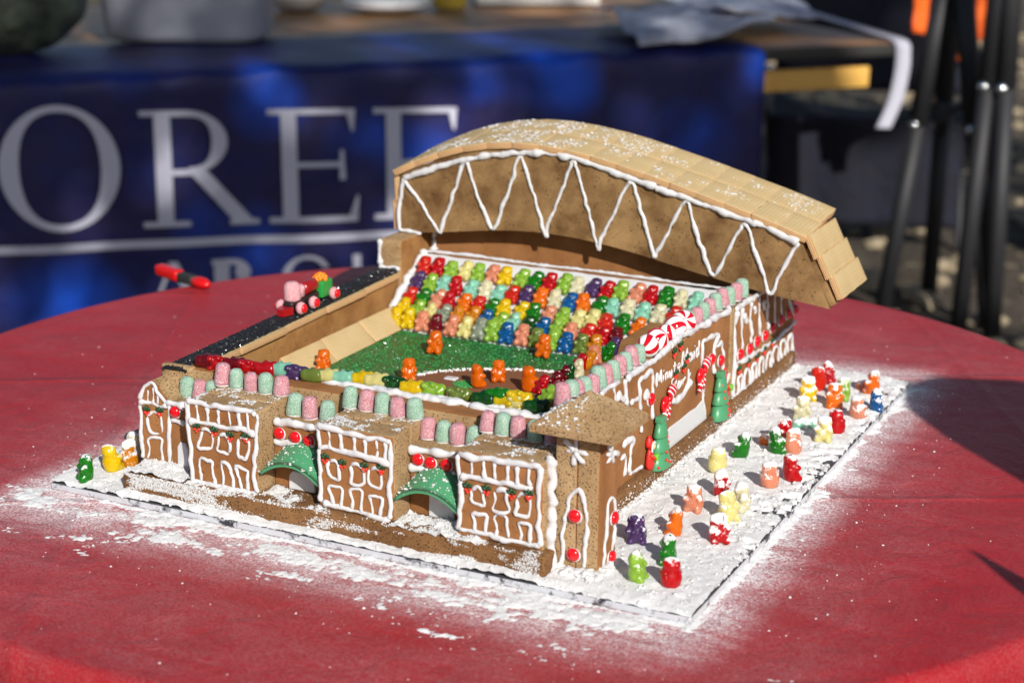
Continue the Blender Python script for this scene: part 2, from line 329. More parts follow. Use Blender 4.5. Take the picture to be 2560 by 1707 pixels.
D={'A':[(1.5,[(12.76,9.03),(14.7,9.02),(16.77,9.07),(19.27,9.06)]),(1.2,[(19.27,9.06),(19.24,6.95),(19.0,4.66),(19.08,2.44)]),(1.3,[(19.08,2.44),(17.53,2.34),(15.44,2.38),(13.01,2.37)]),(1.2,[(13.01,2.37),(12.93,4.99),(12.77,7.17),(12.76,9.03)]),(1.4,[(12.74,7.48),(14.63,7.51),(16.18,7.45),(17.84,7.62),(19.2,7.31)]),(1,[(13.6,8.98),(13.69,8.27),(13.72,7.55)]),(1,[(14.59,8.91),(14.68,8.25),(14.71,7.57)]),(1,[(15.63,8.94),(15.72,8.23),(15.75,7.51)]),(1,[(16.6,8.87),(16.7,8.23),(16.74,7.58)]),(1,[(17.53,8.92),(17.63,8.26),(17.66,7.6)]),(1,[(18.45,8.93),(18.54,8.19),(18.58,7.43)]),(0.9,[(14.02,6.82),(14.5,7.08),(15.01,6.8),(15.09,6.27),(14.95,5.47),(14.27,5.36),(13.63,5.34),(13.83,6.06),(14.02,6.82)]),(0.9,[(15.68,6.64),(16.16,6.81),(16.51,6.69),(16.7,6.08),(16.5,5.18),(15.99,5.23),(15.47,5.33),(15.65,6.0),(15.68,6.64)]),(0.9,[(17.54,6.67),(18.02,6.93),(18.46,6.65),(18.38,5.82),(18.26,5.16),(17.74,5.21),(17.39,5.29),(17.47,6.03),(17.54,6.67)]),(0.9,[(13.81,2.46),(13.79,3.11),(13.68,4.01),(13.91,4.51),(14.49,4.43),(15.01,4.38),(14.98,3.69),(15.14,2.7),(15.02,2.35)]),(0.9,[(15.87,2.41),(15.95,3.21),(15.78,4.1),(15.85,4.48),(16.37,4.38),(16.66,3.98),(16.84,3.18),(16.8,2.35)]),(0.9,[(17.69,2.41),(17.56,3.22),(17.33,3.91),(17.3,4.45),(17.81,4.27),(18.22,4.16),(18.29,3.44),(18.31,2.43)])],'B':[(1.5,[(24.81,8.99),(26.99,8.82),(29.0,8.72),(31.18,8.73)]),(1.2,[(31.18,8.73),(31.16,6.91),(31.09,4.71),(31.11,2.51)]),(1.3,[(31.11,2.51),(29.29,2.53),(27.36,2.61),(25.11,2.83)]),(1.2,[(25.11,2.83),(24.95,4.5),(24.91,7.16),(24.81,8.99)]),(1.4,[(24.87,7.24),(25.89,7.28),(26.96,7.24),(28.12,7.31),(29.36,7.21),(30.31,7.15),(31.16,6.95)]),(1,[(25.73,8.88),(25.79,8.08),(25.79,7.27)]),(1,[(26.79,8.7),(26.86,7.99),(26.86,7.27)]),(1,[(27.95,8.67),(28.01,8.01),(28.02,7.33)]),(1,[(28.95,8.62),(29.02,7.96),(29.03,7.28)]),(1,[(29.9,8.6),(29.97,7.94),(29.98,7.27)]),(1,[(30.61,8.59),(30.68,7.89),(30.69,7.17)]),(0.9,[(25.82,6.25),(26.31,6.43),(26.65,6.04),(26.68,5.25),(26.62,4.89),(25.84,5.02),(25.66,5.43),(25.62,5.87),(25.82,6.25)]),(0.9,[(27.71,6.23),(28.15,6.43),(28.63,6.21),(28.81,5.71),(28.7,4.9),(27.69,4.85),(27.8,5.45),(27.71,6.23)]),(0.9,[(29.35,6.16),(29.83,6.46),(30.3,6.24),(30.39,5.55),(30.28,4.83),(29.42,4.85),(29.24,5.35),(29.35,6.16)]),(0.9,[(26.04,2.73),(25.96,3.34),(25.77,4.02),(25.83,4.3),(26.42,4.32),(26.9,4.23),(26.94,3.52),(26.77,2.64)]),(0.9,[(27.65,2.58),(27.76,3.31),(27.58,4.08),(27.78,4.34),(28.26,4.38),(28.65,4.27),(28.59,3.46),(28.62,2.54)]),(0.9,[(29.49,2.52),(29.45,3.36),(29.31,3.86),(29.41,4.15),(30.08,4.13),(30.42,4.02),(30.36,3.26),(30.25,2.53)])],'C':[(1.5,[(36.8,8.64),(38.6,8.69),(40.82,8.74),(43.57,8.88)]),(1.3,[(43.57,8.88),(43.4,6.09),(43.58,2.81)]),(1.3,[(43.58,2.81),(41.33,2.8),(39.09,2.8),(36.86,2.81)]),(1.2,[(36.86,2.81),(37.08,4.93),(36.99,6.97),(36.8,8.64)]),(1.4,[(36.99,6.97),(37.89,7.17),(38.97,7.07),(39.86,7.1),(40.84,7.14),(41.81,7.1),(42.95,7.1)]),(1,[(37.97,8.59),(37.98,7.89),(38.03,7.2)]),(1,[(38.96,8.63),(38.96,7.87),(39.02,7.12)]),(1,[(39.85,8.66),(39.86,7.9),(39.92,7.15)]),(1,[(40.82,8.65),(40.83,7.9),(40.89,7.15)]),(1,[(41.7,8.68),(41.71,7.91),(41.77,7.14)]),(1,[(42.62,8.75),(42.63,7.94),(42.69,7.13)]),(0.9,[(37.9,6.11),(38.52,6.48),(38.84,6.19),(38.98,5.62),(39.07,5.04),(38.26,5.06),(37.94,5.17),(38.03,5.7),(37.9,6.11)]),(0.9,[(39.87,6.29),(40.31,6.58),(40.85,6.47),(40.85,5.79),(41.04,4.97),(39.79,4.87),(39.88,5.61),(39.87,6.29)]),(0.9,[(41.65,6.1),(42.08,6.6),(42.61,6.45),(42.66,5.78),(42.54,4.91),(41.66,4.92),(41.74,5.61),(41.65,6.1)]),(0.9,[(38.18,2.89),(38.27,3.6),(38.13,4.26),(38.63,4.35),(39.12,4.4),(39.13,3.67),(39.09,2.84)]),(0.9,[(39.99,2.8),(40.03,3.5),(39.93,4.38),(40.42,4.52),(40.91,4.35),(40.88,3.57),(40.97,2.82)]),(0.9,[(41.86,2.82),(41.99,3.44),(41.8,4.26),(42.29,4.27),(42.73,4.23),(42.74,3.5),(42.66,2.8)])],'L':[(1.2,[(6.29,7.47),(6.56,8.21),(7.09,8.81),(7.6,9.12),(8.02,8.81),(8.37,8.21),(8.94,7.64)]),(1.4,[(6.23,7.27),(7.11,7.31),(8.1,7.32),(9.09,7.38)]),(1.1,[(6.34,7.24),(6.32,5.06),(6.33,2.39)]),(1.1,[(9.22,7.68),(9.1,5.51),(8.99,2.37)]),(1.1,[(6.32,2.34),(7.6,2.27),(8.98,2.32)]),(0.9,[(7.12,8.44),(7.01,7.34)]),(0.9,[(7.64,8.84),(7.56,7.33)]),(0.9,[(8.06,8.44),(8.05,7.36)]),(0.9,[(6.94,6.2),(7.63,6.64),(8.27,6.41),(8.35,5.77),(8.3,4.96),(7.31,4.89),(7.07,5.56),(6.94,6.2)]),(0.9,[(6.78,2.47),(7.0,3.46),(6.99,4.22),(7.61,4.42),(8.33,4.39),(8.28,3.48),(8.38,2.46)])],'rec':[(2.0,[(9.05,7.7),(9.98,7.76),(10.95,7.67)]),(1.6,[(9.41,6.27),(10.12,6.28),(10.88,6.22)]),(2.1,[(19.2,7.74),(21.29,7.84),(23.3,7.76)]),(1.8,[(19.15,6.09),(21.24,6.12),(23.26,6.14)]),(2.0,[(31.46,7.49),(33.25,7.57),(35.49,7.64)]),(1.8,[(31.45,6.08),(33.25,6.08),(35.49,6.08)])],'Tf':[(1.5,[(45.55,9.87),(44.6,10.73)]),(1.5,[(45.55,9.87),(45.7,10.96)]),(1.5,[(45.55,9.87),(44.7,9.72)]),(1.5,[(45.55,9.87),(46.5,9.84)]),(1.5,[(45.55,9.87),(46.23,9.08)]),(1.5,[(45.55,9.87),(45.52,8.81)]),(1.1,[(44.61,0.7),(44.72,3.27),(44.96,4.9),(45.1,5.97),(45.45,6.76),(45.87,7.09),(46.15,6.68),(46.38,5.79),(46.57,4.67),(46.55,3.1),(46.39,0.96)])],'Ts':[(1.4,[(5.39,9.38),(4.59,10.3)]),(1.4,[(5.39,9.38),(5.46,10.13)]),(1.4,[(5.39,9.38),(4.51,9.66)]),(1.4,[(5.39,9.38),(6.4,9.11)]),(1.4,[(5.39,9.38),(5.82,8.47)]),(1.4,[(5.39,9.38),(4.68,8.94)]),(1.1,[(4.32,1.01),(4.67,3.31),(4.8,5.05),(5.37,5.9),(5.99,5.85),(6.31,4.84),(6.29,3.25),(6.05,1.2)])],'W1':[(1.7,[(16.82,11.37),(21.84,11.3),(25.34,11.49),(27.39,11.76),(32.28,11.53),(38.06,11.26),(40.78,11.19)]),(1.5,[(16.59,11.34),(16.79,10.25),(16.99,9.06)]),(1.2,[(11.78,11.4),(12.76,11.49),(14.76,11.43),(15.68,11.36)]),(1.2,[(14.43,11.43),(14.72,10.37),(14.99,9.83)]),(1.5,[(15.21,9.86),(15.62,10.59),(16.14,9.68),(16.58,9.93)]),(1.1,[(20.18,7.74),(19.58,9.27),(19.61,10.36),(20.93,10.43),(22.28,10.45),(22.71,8.38),(22.77,6.19)]),(1.0,[(17.95,8.78),(18.16,9.1),(19.61,8.83)]),(1,[(20.16,7.36),(20.28,5.86)]),(1.6,[(20.74,8.36),(21.16,9.21),(21.6,8.3)]),(1.2,[(35.42,2.72),(34.92,4.47),(34.5,6.91),(34.03,9.75),(35.31,9.84),(37.97,9.59),(37.22,8.51),(37.2,6.17)]),(1.0,[(37.23,8.4),(39.32,8.39),(39.69,5.49)]),(1.6,[(27.12,6.51),(29.01,6.27),(30.59,6.75),(31.36,7.25)]),(1.3,[(16.64,5.82),(18.41,5.85),(18.29,4.24),(18.14,3.11)]),(1.1,[(16.25,4.8),(16.82,5.0),(17.33,4.35),(17.07,3.08)]),(1.1,[(18.14,3.01),(19.6,2.83),(21.07,2.74)])],'W2':[(1.6,[(42.54,10.71),(42.69,7.31),(42.73,2.33)]),(1.4,[(42.36,10.92),(45.22,10.78),(48.49,10.74),(50.86,10.64)]),(1.2,[(42.95,5.37),(48.34,5.05),(53.87,4.77),(61.53,4.98)]),(1.2,[(42.58,2.26),(47.12,2.1),(51.52,2.02),(61.3,2.01)]),(1.1,[(44.44,10.62),(44.67,8.54),(45.05,6.3)]),(1.1,[(46.87,10.56),(47.11,8.51),(47.49,6.32)]),(1.1,[(49.36,10.49),(49.6,8.48),(50.0,6.34)]),(1.1,[(51.75,10.43),(51.99,8.44),(52.39,6.36)]),(1.1,[(54.01,10.38),(54.27,8.41),(54.67,6.38)]),(1.1,[(56.15,10.32),(56.41,8.39),(56.82,6.4)]),(1.1,[(58.71,10.26),(58.97,8.35),(59.39,6.42)]),(1.9,[(45.06,9.67),(45.82,8.83)]),(1.9,[(47.63,9.83),(48.42,8.97)]),(1.9,[(50.32,9.76),(51.13,8.89)]),(1.1,[(44.23,2.29),(44.29,3.73),(44.9,3.95),(45.43,3.42),(45.54,2.15)]),(1.1,[(46.24,2.29),(46.29,3.74),(46.91,3.97),(47.45,3.42),(47.57,2.14)]),(1.1,[(48.29,2.28),(48.34,3.75),(48.97,3.98),(49.52,3.43),(49.65,2.13)]),(1.1,[(50.38,2.28),(50.42,3.76),(51.07,3.99),(51.64,3.44),(51.78,2.13)]),(1.1,[(52.52,2.27),(52.56,3.77),(53.22,4.0),(53.8,3.44),(53.95,2.12)]),(1.1,[(54.7,2.27),(54.74,3.78),(55.42,4.02),(56.01,3.45),(56.16,2.11)]),(1.1,[(56.94,2.26),(56.97,3.79),(57.66,4.03),(58.27,3.46),(58.43,2.1)]),(1.1,[(59.22,2.26),(59.25,3.81),(59.96,4.05),(60.58,3.47),(60.75,2.1)])],'arch':[(1.0,[(6.27,18.26),(8.46,15.66),(10.3,13.28),(10.64,14.05),(11.86,17.22),(13.26,20.84),(14.27,18.18),(15.21,16.35),(16.36,14.3),(17.59,17.07),(18.47,19.54),(19.29,21.85),(20.43,19.02),(21.37,16.39),(22.18,14.21),(22.41,15.55),(23.76,18.64),(24.96,21.9),(25.76,19.77),(26.7,16.94),(27.79,13.53),(28.02,14.62),(29.32,17.21),(30.94,20.38),(32.13,17.74),(33.68,13.27)]),(1.1,[(6.27,18.57),(5.91,16.63),(5.61,14.13),(5.88,13.05),(6.92,12.97),(8.24,12.99)]),(1.5,[(6.27,18.63),(9.56,19.78),(13.86,21.19),(18.44,22.19),(22.29,22.47),(26.08,22.11),(29.82,21.19),(33.52,20.34)]),(1.0,[(33.62,13.28),(34.96,15.95),(36.55,19.11),(37.38,17.34),(38.3,14.96),(39.64,12.39),(40.88,14.57),(42.46,17.55),(43.49,15.32),(44.51,13.09),(45.29,11.27),(46.3,13.64),(47.1,15.4),(47.76,16.46)]),(1.5,[(33.49,20.21),(36.94,19.43),(40.93,18.49),(43.81,17.8),(46.1,17.16),(47.71,16.46)])],'c_rec':[(9.83,4.2,7.03),(19.84,4.2,6.84),(21.31,4.2,6.76),(22.57,4.2,6.65),(32.26,4.2,6.79),(33.34,4.2,6.71),(34.7,4.2,6.77)],'c_tf':[(45.65,3.34,5.02),(45.59,3.34,2.02)],'c_ts':[(47.46,6.02,4.25),(47.46,5.67,1.29)],'c_w':[(43.7,22.11,8.16),(43.7,36.43,7.71),(43.7,38.9,6.95),(43.7,44.28,6.12),(43.7,46.89,5.94),(43.7,49.02,6.12),(43.7,51.4,6.09),(43.7,53.69,6.32),(43.7,56.27,6.44),(43.7,58.63,6.51),(43.7,60.88,6.45)],'h_A':[(13.66,1.9,7.04),(15.33,1.9,6.95),(16.83,1.9,6.78),(18.27,1.9,6.93)],'h_B':[(25.53,1.9,6.47),(27.04,1.9,6.24),(28.97,1.9,6.35),(30.44,1.9,6.44)],'h_C':[(37.71,1.9,6.29),(39.29,1.9,6.36),(41.29,1.9,6.42),(42.69,1.9,6.59)],'h_L':[(7.02,4.2,6.69),(8.35,4.2,6.8)],'h_W':[(43.7,27.1,10.74),(43.7,30.18,9.37),(43.7,29.56,8.77),(43.7,27.69,8.72),(43.7,28.53,10.97),(43.7,44.17,4.6),(43.7,46.75,4.63),(43.7,49.44,4.42),(43.7,51.46,4.58),(43.7,53.87,4.77)],'door':[(9.87,4.2,4.51),(11.01,4.2,2.29),(20.62,4.2,3.91),(23.07,4.2,2.32),(33.19,4.2,4.66),(35.4,4.2,2.5)],'bow':[(43.7,24.97,7.13),(43.7,26.74,7.63),(43.7,33.26,7.77),(43.7,35.0,7.51)],'bank':[(43.7,23.96,4.23),(43.7,26.01,4.3),(43.7,29.2,4.37),(43.7,31.68,4.31),(43.7,34.49,4.49),(43.7,35.77,2.19),(43.7,30.49,2.41),(43.7,25.65,2.58)],'board_bears':[('lime',50.41,3.66,'s'),('red',53.07,3.58,'s'),('green',51.5,7.5,'s'),('purple',47.86,10.05,'s'),('orange',49.8,12.85,'s'),('red',53.21,13.22,'s'),('cream',52.43,17.57,'s'),('white',52.72,20.15,'s'),('salmon',49.34,18.23,'s'),('red',49.98,22.41,'s'),('cream',47.91,27.36,'s'),('green',48.47,31.99,'s'),('orange',48.65,36.31,'l'),('salmon',52.33,34.75,'s'),('green',50.81,34.21,'s'),('red',50.89,36.61,'s'),('mint',49.91,41.87,'l'),('white',50.14,43.95,'s'),('yellow',48.93,49.61,'s'),('scarlet',48.81,53.36,'s'),('red',49.0,55.86,'s'),('orange',51.76,48.7,'s'),('lime',51.74,51.6,'s'),('salmon',51.88,55.34,'l'),('orange',53.77,54.67,'s'),('blue',55.28,49.95,'s'),('salmon',54.48,46.72,'s'),('cream',53.61,39.18,'s'),('red',54.07,41.72,'s'),('salmon',53.06,26.1,'s'),('red',54.07,28.24,'s'),('green',2.7,1.29,'s'),('yellow',3.23,4.02,'s'),('amber',3.84,5.74,'s'),('white',2.87,7.14,'s')],'field':[(17.21,34.33,5.0),(26.75,38.0,5.0),(26.48,29.11,5.0),(25.62,26.62,5.0),(30.16,27.65,5.0),(19.36,25.51,5.0),(10.98,24.66,5.0)],'plate':[(22.51,27.61,5.0)],'inner':[(36.53,15.79,9.6),(37.13,17.02,9.6),(37.75,14.12,9.6),(36.82,19.08,9.6),(37.44,19.41,9.6),(37.68,21.06,9.6),(36.92,23.97,9.6),(36.83,22.93,9.6),(37.31,25.38,9.6),(37.3,27.21,9.6),(37.37,28.5,9.6)],'ledge_b':[(10.28,7.93,10.0),(11.53,7.93,10.0),(12.76,8.26,10.0),(14.3,8.26,10.0),(15.67,8.5,10.0),(16.88,8.82,10.0),(18.55,8.74,10.0),(19.9,8.82,10.0),(21.09,9.14,10.0),(22.42,9.38,10.0),(23.9,9.85,10.0),(25.22,10.25,10.0),(26.91,9.98,10.0),(28.54,9.73,10.0),(30.4,9.93,10.0),(32.68,10.37,10.0),(34.9,10.16,10.0),(35.73,11.53,10.0),(36.43,10.51,10.0),(37.81,10.48,10.0),(37.69,12.57,10.0),(39.27,10.06,10.0)]}
# ------------------------------------------------------------------ setting: ground
def m_ground():
    a = NM('leaf_litter_gravel', rough=.95); co = a.co(); v = a.n('ShaderNodeTexVoronoi', {'Vector': co, 'Scale': 30.}); b = a.noise(1.6, 5, .6); f = a.noise(60, 4, .7)
    c1 = a.mix(f, lin(60, 52, 44), lin(104, 94, 82)); c2 = a.mix(f, lin(40, 34, 28), lin(78, 66, 50)); c = a.mix(a.ramp(b, [(.42, G4(0)), (.6, G4(1))]), c2, c1)
    a.set('Base Color', a.mix(a.ramp(v.outputs['Color'], [(.75, G4(0)), (.95, G4(1))]), c, lin(138, 124, 100))); a.bump(a.math('ADD', v.outputs['Distance'], f), .8, .02); return a.m
M['ground'] = m_ground()
mb = MB(); n = 40; X, Y = np.meshgrid(np.linspace(-6000, 6000, n), np.linspace(-4000, 9000, n), indexing='ij'); mb.grid(X, Y, X*0-75)
g = mb.build('ground', M['ground']); g['kind'] = 'structure'
mb = MB(); k = 1500; P = p3(rng.uniform(-330, 130, k), rng.uniform(290, 1100, k), -74.3); mb.lumps(P, rng.gamma(2.2, 1.0, k)+.6, flat=.55, seed=3)
M['stone'] = simple('pale_stone', lin(150, 136, 112), .9, 60, .5); o = mb.build('gravel', M['stone'], smooth=False); o['kind'] = 'stuff'; o['label'] = 'loose pale stones and leaf litter on the ground behind the tables'; o['category'] = 'gravel'
# ------------------------------------------------------------------ round table
TC, TR = (23.7, 35.3), 59.9
tab = tag(empty('round_table', (TC[0], TC[1], -74)), 'round table under a red plastic cloth dusted with powdered sugar', 'table')
nr, na = 130, 360
prof = [(TR*math.sqrt(i/nr)*.985 if i < nr else TR*.985, 0.) for i in range(1, nr+1)] + [(TR*.993, -.12), (TR, -.6), (TR+.3, -1.6), (TR+.35, -2.9), (TR+.25, -4.0), (TR+.5, -9), (TR+.9, -16), (TR+1.4, -24), (TR+1.8, -30)]
V = [(0, 0, 74)]; F = []
th = np.linspace(0, 2*math.pi, na, endpoint=False)
cren = vnoise(p3(np.cos(th)*5+9, np.sin(th)*5+9, 0))
for i, (r, z) in enumerate(prof):
    x, y = r*np.cos(th), r*np.sin(th); zz = np.full(na, z)
    if r <= TR*.99 and z == 0: zz = (fbm(p3(x*.06+3, y*.06+8, 0), 3)-.5)*.5 + .10*np.exp(-((x*.35+y*.94+36+2*np.sin(x*.05))/.7)**2) + .09*np.exp(-((x*.93-y*.36-30)/.7)**2) + .1*np.exp(-((x*.9+y*.43+34)/.8)**2) - .12; zz = np.clip(zz, -.5, 0)*.22
    if z < -5:
        wv = np.sin(th*26+6*cren)*(-z-4)*.07 + np.sin(th*11+2)*(-z-4)*.04; x, y = x*(1+wv/TR), y*(1+wv/TR)
    for j in range(na): V.append((x[j], y[j], 74+zz[j]))
F += [(0, 1+j, 1+(j+1) % na) for j in range(na)]
F += [(1+i*na+j, 1+(i+1)*na+j, 1+(i+1)*na+(j+1) % na, 1+i*na+(j+1) % na) for i in range(len(prof)-1) for j in range(na)]
o = link('tablecloth', mesh('tablecloth', V, F, M['cloth']), tab, (0, 0, 0)); o['label'] = 'red plastic cloth dusted with sugar'
M['tabwood'] = simple('table_board', lin(120, 90, 60), .6, 20, .2); M['metal'] = simple('grey_metal', lin(120, 122, 126), .35, Metallic=.9)
mb = MB(); mb.lathe([(0.1, 70.5), (TR-1.2, 70.5), (TR-1, 71), (TR-1, 73.2), (TR-1.2, 73.5), (.1, 73.5)], 64); mb.build('tabletop', M['tabwood'], tab)
for i in range(4):
    a = math.pi/4+i*math.pi/2; mb = MB(); mb.tube([(34*math.cos(a), 34*math.sin(a), 70.4), (38*math.cos(a), 38*math.sin(a), 30), (42*math.cos(a), 42*math.sin(a), -.4)], 1.4, 8); mb.build('leg', M['metal'], tab)
# ------------------------------------------------------------------ cake board
def m_foil():
    a = NM('foil_board', rough=.4, Metallic=.45); co = a.co(); nz = a.noise(60, 4, .7); a.set('Base Color', a.mix(a.ramp(nz, [(.36, G4(0)), (.46, G4(1))]), lin(60, 60, 70), lin(214, 216, 222))); a.bump(a.noise(90, 4), .5, .001); return a.m
M['foil'] = m_foil(); M['boardtop'] = simple('dark_board', lin(62, 62, 66), .6)
DB = 60.5
mb = MB(); mb.slab(0, 56, 0, DB, .02, .6, .12, 2, 0, mi=lambda n: 1 if n[2] > 0 else 0); tag(mb.build('cake_board', [M['foil'], M['boardtop']]), 'square foil-edged cake board under the gingerbread stadium', 'cake board')
# powder on the board (height field, dips below the board where the dark board shows)
st = .24; X, Y = np.meshgrid(np.append(np.arange(0.02, 55.9, st), 55.98), np.append(np.arange(.02, DB-.1, st), DB-.02), indexing='ij')
h = .78 + (fbm(p3(X*.25, Y*.25, 2), 4)-.5)*.35 + (fbm(p3(X*1.3, Y*1.3, 5), 4, .6)-.5)*.36 + (fbm(p3(X*2.6, Y*2.6, 9), 2, .7)-.5)*.18
ed = np.minimum(np.minimum(X, 56-X)+.0, np.minimum(Y+.1, DB-Y)); h = h + .12 - .2*np.exp(-Y/.4)*(vnoise(p3(X*.35, 3, 1)) > .45) - .05*np.exp(-np.maximum(ed, 0)/.35)
bl = fbm(p3(X*1.9, Y*1.9, 31), 3, .6); e2 = np.exp(-(56-X)/2.2)*np.clip((Y-8)/6, 0, 1)*(vnoise(p3(2, Y*.22, 3))*.9+.35); h = h - .55*np.clip((.3+.22*e2-bl)*9, 0, 1)*np.clip(e2*2.2, 0, 1)
o_ = MB(); o_.grid(X, Y, h); k = 15000; gi, gj = rng.integers(0, X.shape[0], k), rng.integers(0, X.shape[1], k); o_.lumps(p3(X[gi, gj]+rng.uniform(-.1, .1, k), Y[gi, gj]+rng.uniform(-.1, .1, k), h[gi, gj]), np.minimum(rng.gamma(1.6, .04, k)+.03, .22), octa=True, seed=77); pw = o_.build('powdered_sugar', M['powder']); pw['kind'] = 'stuff'; tag(pw, 'thick lumpy powdered sugar spread over the cake board', 'powdered sugar')
# powder spilled on the cloth
st = .17; X, Y = np.meshgrid(np.arange(-12, 65, st), np.arange(-12.5, 68, st), indexing='ij')
def dist_out(X, Y): return np.hypot(np.maximum(np.maximum(-X, X-56), 0), np.maximum(np.maximum(-Y, Y-DB), 0))
d = dist_out(X, Y); s1 = fbm(p3(X*.16+Y*.05, Y*.55-X*.1, 4), 5, .6); s2 = fbm(p3(X*.9, Y*.9, 7), 4, .6); s3 = fbm(p3(X*.1, Y*.1, 1), 2)
front = np.exp(-(np.maximum(-Y, 0)/6.2)**1.4)*np.where(Y < 0, 1, 0)*np.clip((X+7)/6, 0, 1)*np.clip((60-X)/10, .25, 1)
right = np.exp(-np.maximum(X-56, 0)/1.1)*np.where((X >= 55.5) & (Y > -1) & (Y < DB+.5), 1, 0)
left = np.exp(-np.maximum(-X, 0)/2.0)*np.where((X <= .5) & (Y > -2) & (Y < DB), 1, 0)*.75; back = np.exp(-np.maximum(Y-DB, 0)/2.0)*np.where(Y > DB-.5, 1, 0)*.7*np.clip((57-X)/2, 0, 1)*np.clip((X+1)/2, 0, 1)
gap = np.exp(-((Y+2.6+.02*X+1.2*(s3-.5)*6)/1.1)**2)*np.where(X < 36, 1, .3)*.38
mask = np.maximum(np.maximum(front, right), np.maximum(left, back)) - gap*front
s4 = fbm(p3(X*2.1, Y*2.1, 23), 4, .65); s5 = fbm(p3(X*.5+Y*.2, Y*1.4, 29), 4, .65)
hh = mask*1.12 + (s1-.5)*1.35 + (s5-.5)*.7 + (s2-.5)*.5 + (s4-.5)*.75 - .56
heap = np.exp(-(d/.45)**2)*np.where(d > 0, 1, 0)*(np.clip(vnoise(p3(X*.22, Y*.22, 41))*1.7-.35, 0, 1)); hh = np.maximum(hh, heap*.75*(.6+.8*s4))
hh = hh + (rng.uniform(0, 1, hh.shape)-.5)*.26; hh = np.where(hh > 0, hh, hh*2.); Z = np.clip(hh, -.8, .6)*.42 + np.where(hh > 0, (fbm(p3(X*3.1, Y*3.1, 13), 3, .65)-.42)*.22*np.clip(hh*4, 0, 1), 0) - .06
Z = np.where(d > 11.5, -.8, Z); Z = np.where((X > .6) & (X < 55.4) & (Y > .6) & (Y < DB-.6), -.8, Z)
Z = Z-.05
o_ = MB(); a_, b_ = X.shape; V = p3(X, Y, Z).reshape(-1, 3); keep = Z > -.2; kq = keep[:-1, :-1] | keep[1:, :-1] | keep[1:, 1:] | keep[:-1, 1:]
ii, jj = np.nonzero(kq); F = np.stack([ii*b_+jj, (ii+1)*b_+jj, (ii+1)*b_+jj+1, ii*b_+jj+1], 1); us, inv = np.unique(F, return_inverse=True); o_.add(V[us], inv.reshape(F.shape)); k = 20000; gi, gj = rng.integers(0, X.shape[0], k), rng.integers(0, X.shape[1], k); pr_ = rng.uniform(0, 1, k) < np.clip((hh[gi, gj]+.14)*2.2, 0, 1)*(d[gi, gj] > 0)*(.25+.75*np.exp(-d[gi, gj]/2.5)); gi, gj = gi[pr_], gj[pr_]; o_.lumps(p3(X[gi, gj], Y[gi, gj], np.maximum(Z[gi, gj], -.04)+.02), np.minimum(rng.gamma(1.1, .028, len(gi))+.02, .16), octa=True, seed=78)
pw = o_.build('powdered_sugar', M['powder']); pw['kind'] = 'stuff'; tag(pw, 'powdered sugar spilled on the red cloth around the board', 'powdered sugar')
# stray crumbs of sugar on the cloth
k = 420; u = rng.uniform(0, 2*math.pi, k); rr = TR*.97*np.sqrt(rng.uniform(0, 1, k)); P = p3(TC[0]+rr*np.cos(u), TC[1]+rr*np.sin(u), .0); P = P[dist_out(P[:, 0], P[:, 1]) > .5]
mb = MB(); mb.lumps(P, np.minimum(rng.gamma(1., .028, len(P))+.015, .24), flat=.6, seed=1); o = mb.build('sugar_crumbs', M['powder']); o['kind'] = 'stuff'; tag(o, 'scattered tiny crumbs of sugar on the red tablecloth', 'sugar crumbs')
# ------------------------------------------------------------------ gingerbread stadium
ZP = 2.33
ST = tag(empty('gingerbread_stadium', (25, 30, .6)), 'gingerbread baseball stadium with icing facades, corner tower and wafer roof', 'gingerbread stadium')
OFF = Vector((-25, -30, -.6))
def part(mb, name, mats, parent=None, **k):
    o = mb.build(name, mats, parent or ST, **k)
    if parent is None or parent is ST: o.location = OFF*S
    return o
PM = [M['porous'], M['smooth'], M['dark']]
front_smooth = lambda n: 1 if n[1] < 0 else 0
# base slabs
mb = MB(); mb.slab(6.6, 44.3, 1.05, 60.5, .55, ZP, .25, .9, .07); part(mb, 'base_slab', M['dark'])
# facade blocks
XS = {'A': (12.7, 19.2), 'B': (24.75, 31.45), 'C': (36.75, 43.75)}; ZT = 9.06; YA, YL, YU = 1.9, 4.2, 6.95
def holly(mb, pos, right, upv, nrm, s=.5, rg=random):
    c = Vector(pos); R_, U_, N_ = Vector(right), Vector(upv), Vector(nrm)
    for a in (-.95, -.1, .8):
        d = (R_*math.sin(a)+U_*math.cos(a)); Q = [c+N_*.06, c+d*s*.5+N_*.14, c+d*s*.95+N_*.1]; mb.tube(Q, [.07, .13, .05], 6, mi=0)
        p_ = c+d*s*.6+N_*.1; q = d.cross(N_); mb.tube([p_-q*.2, p_, p_+q*.2], [.03, .08, .03], 5, mi=0)
    for q in ((-.17, -.2), (.16, -.18), (0, -.4)):
        mb.ball(c+R_*(q[0]+rg.uniform(-.05, .05))*s*2+U_*q[1]*s*1.6+N_*.1, s*rg.uniform(.18, .26), 8, 6, 1)
D_ = D
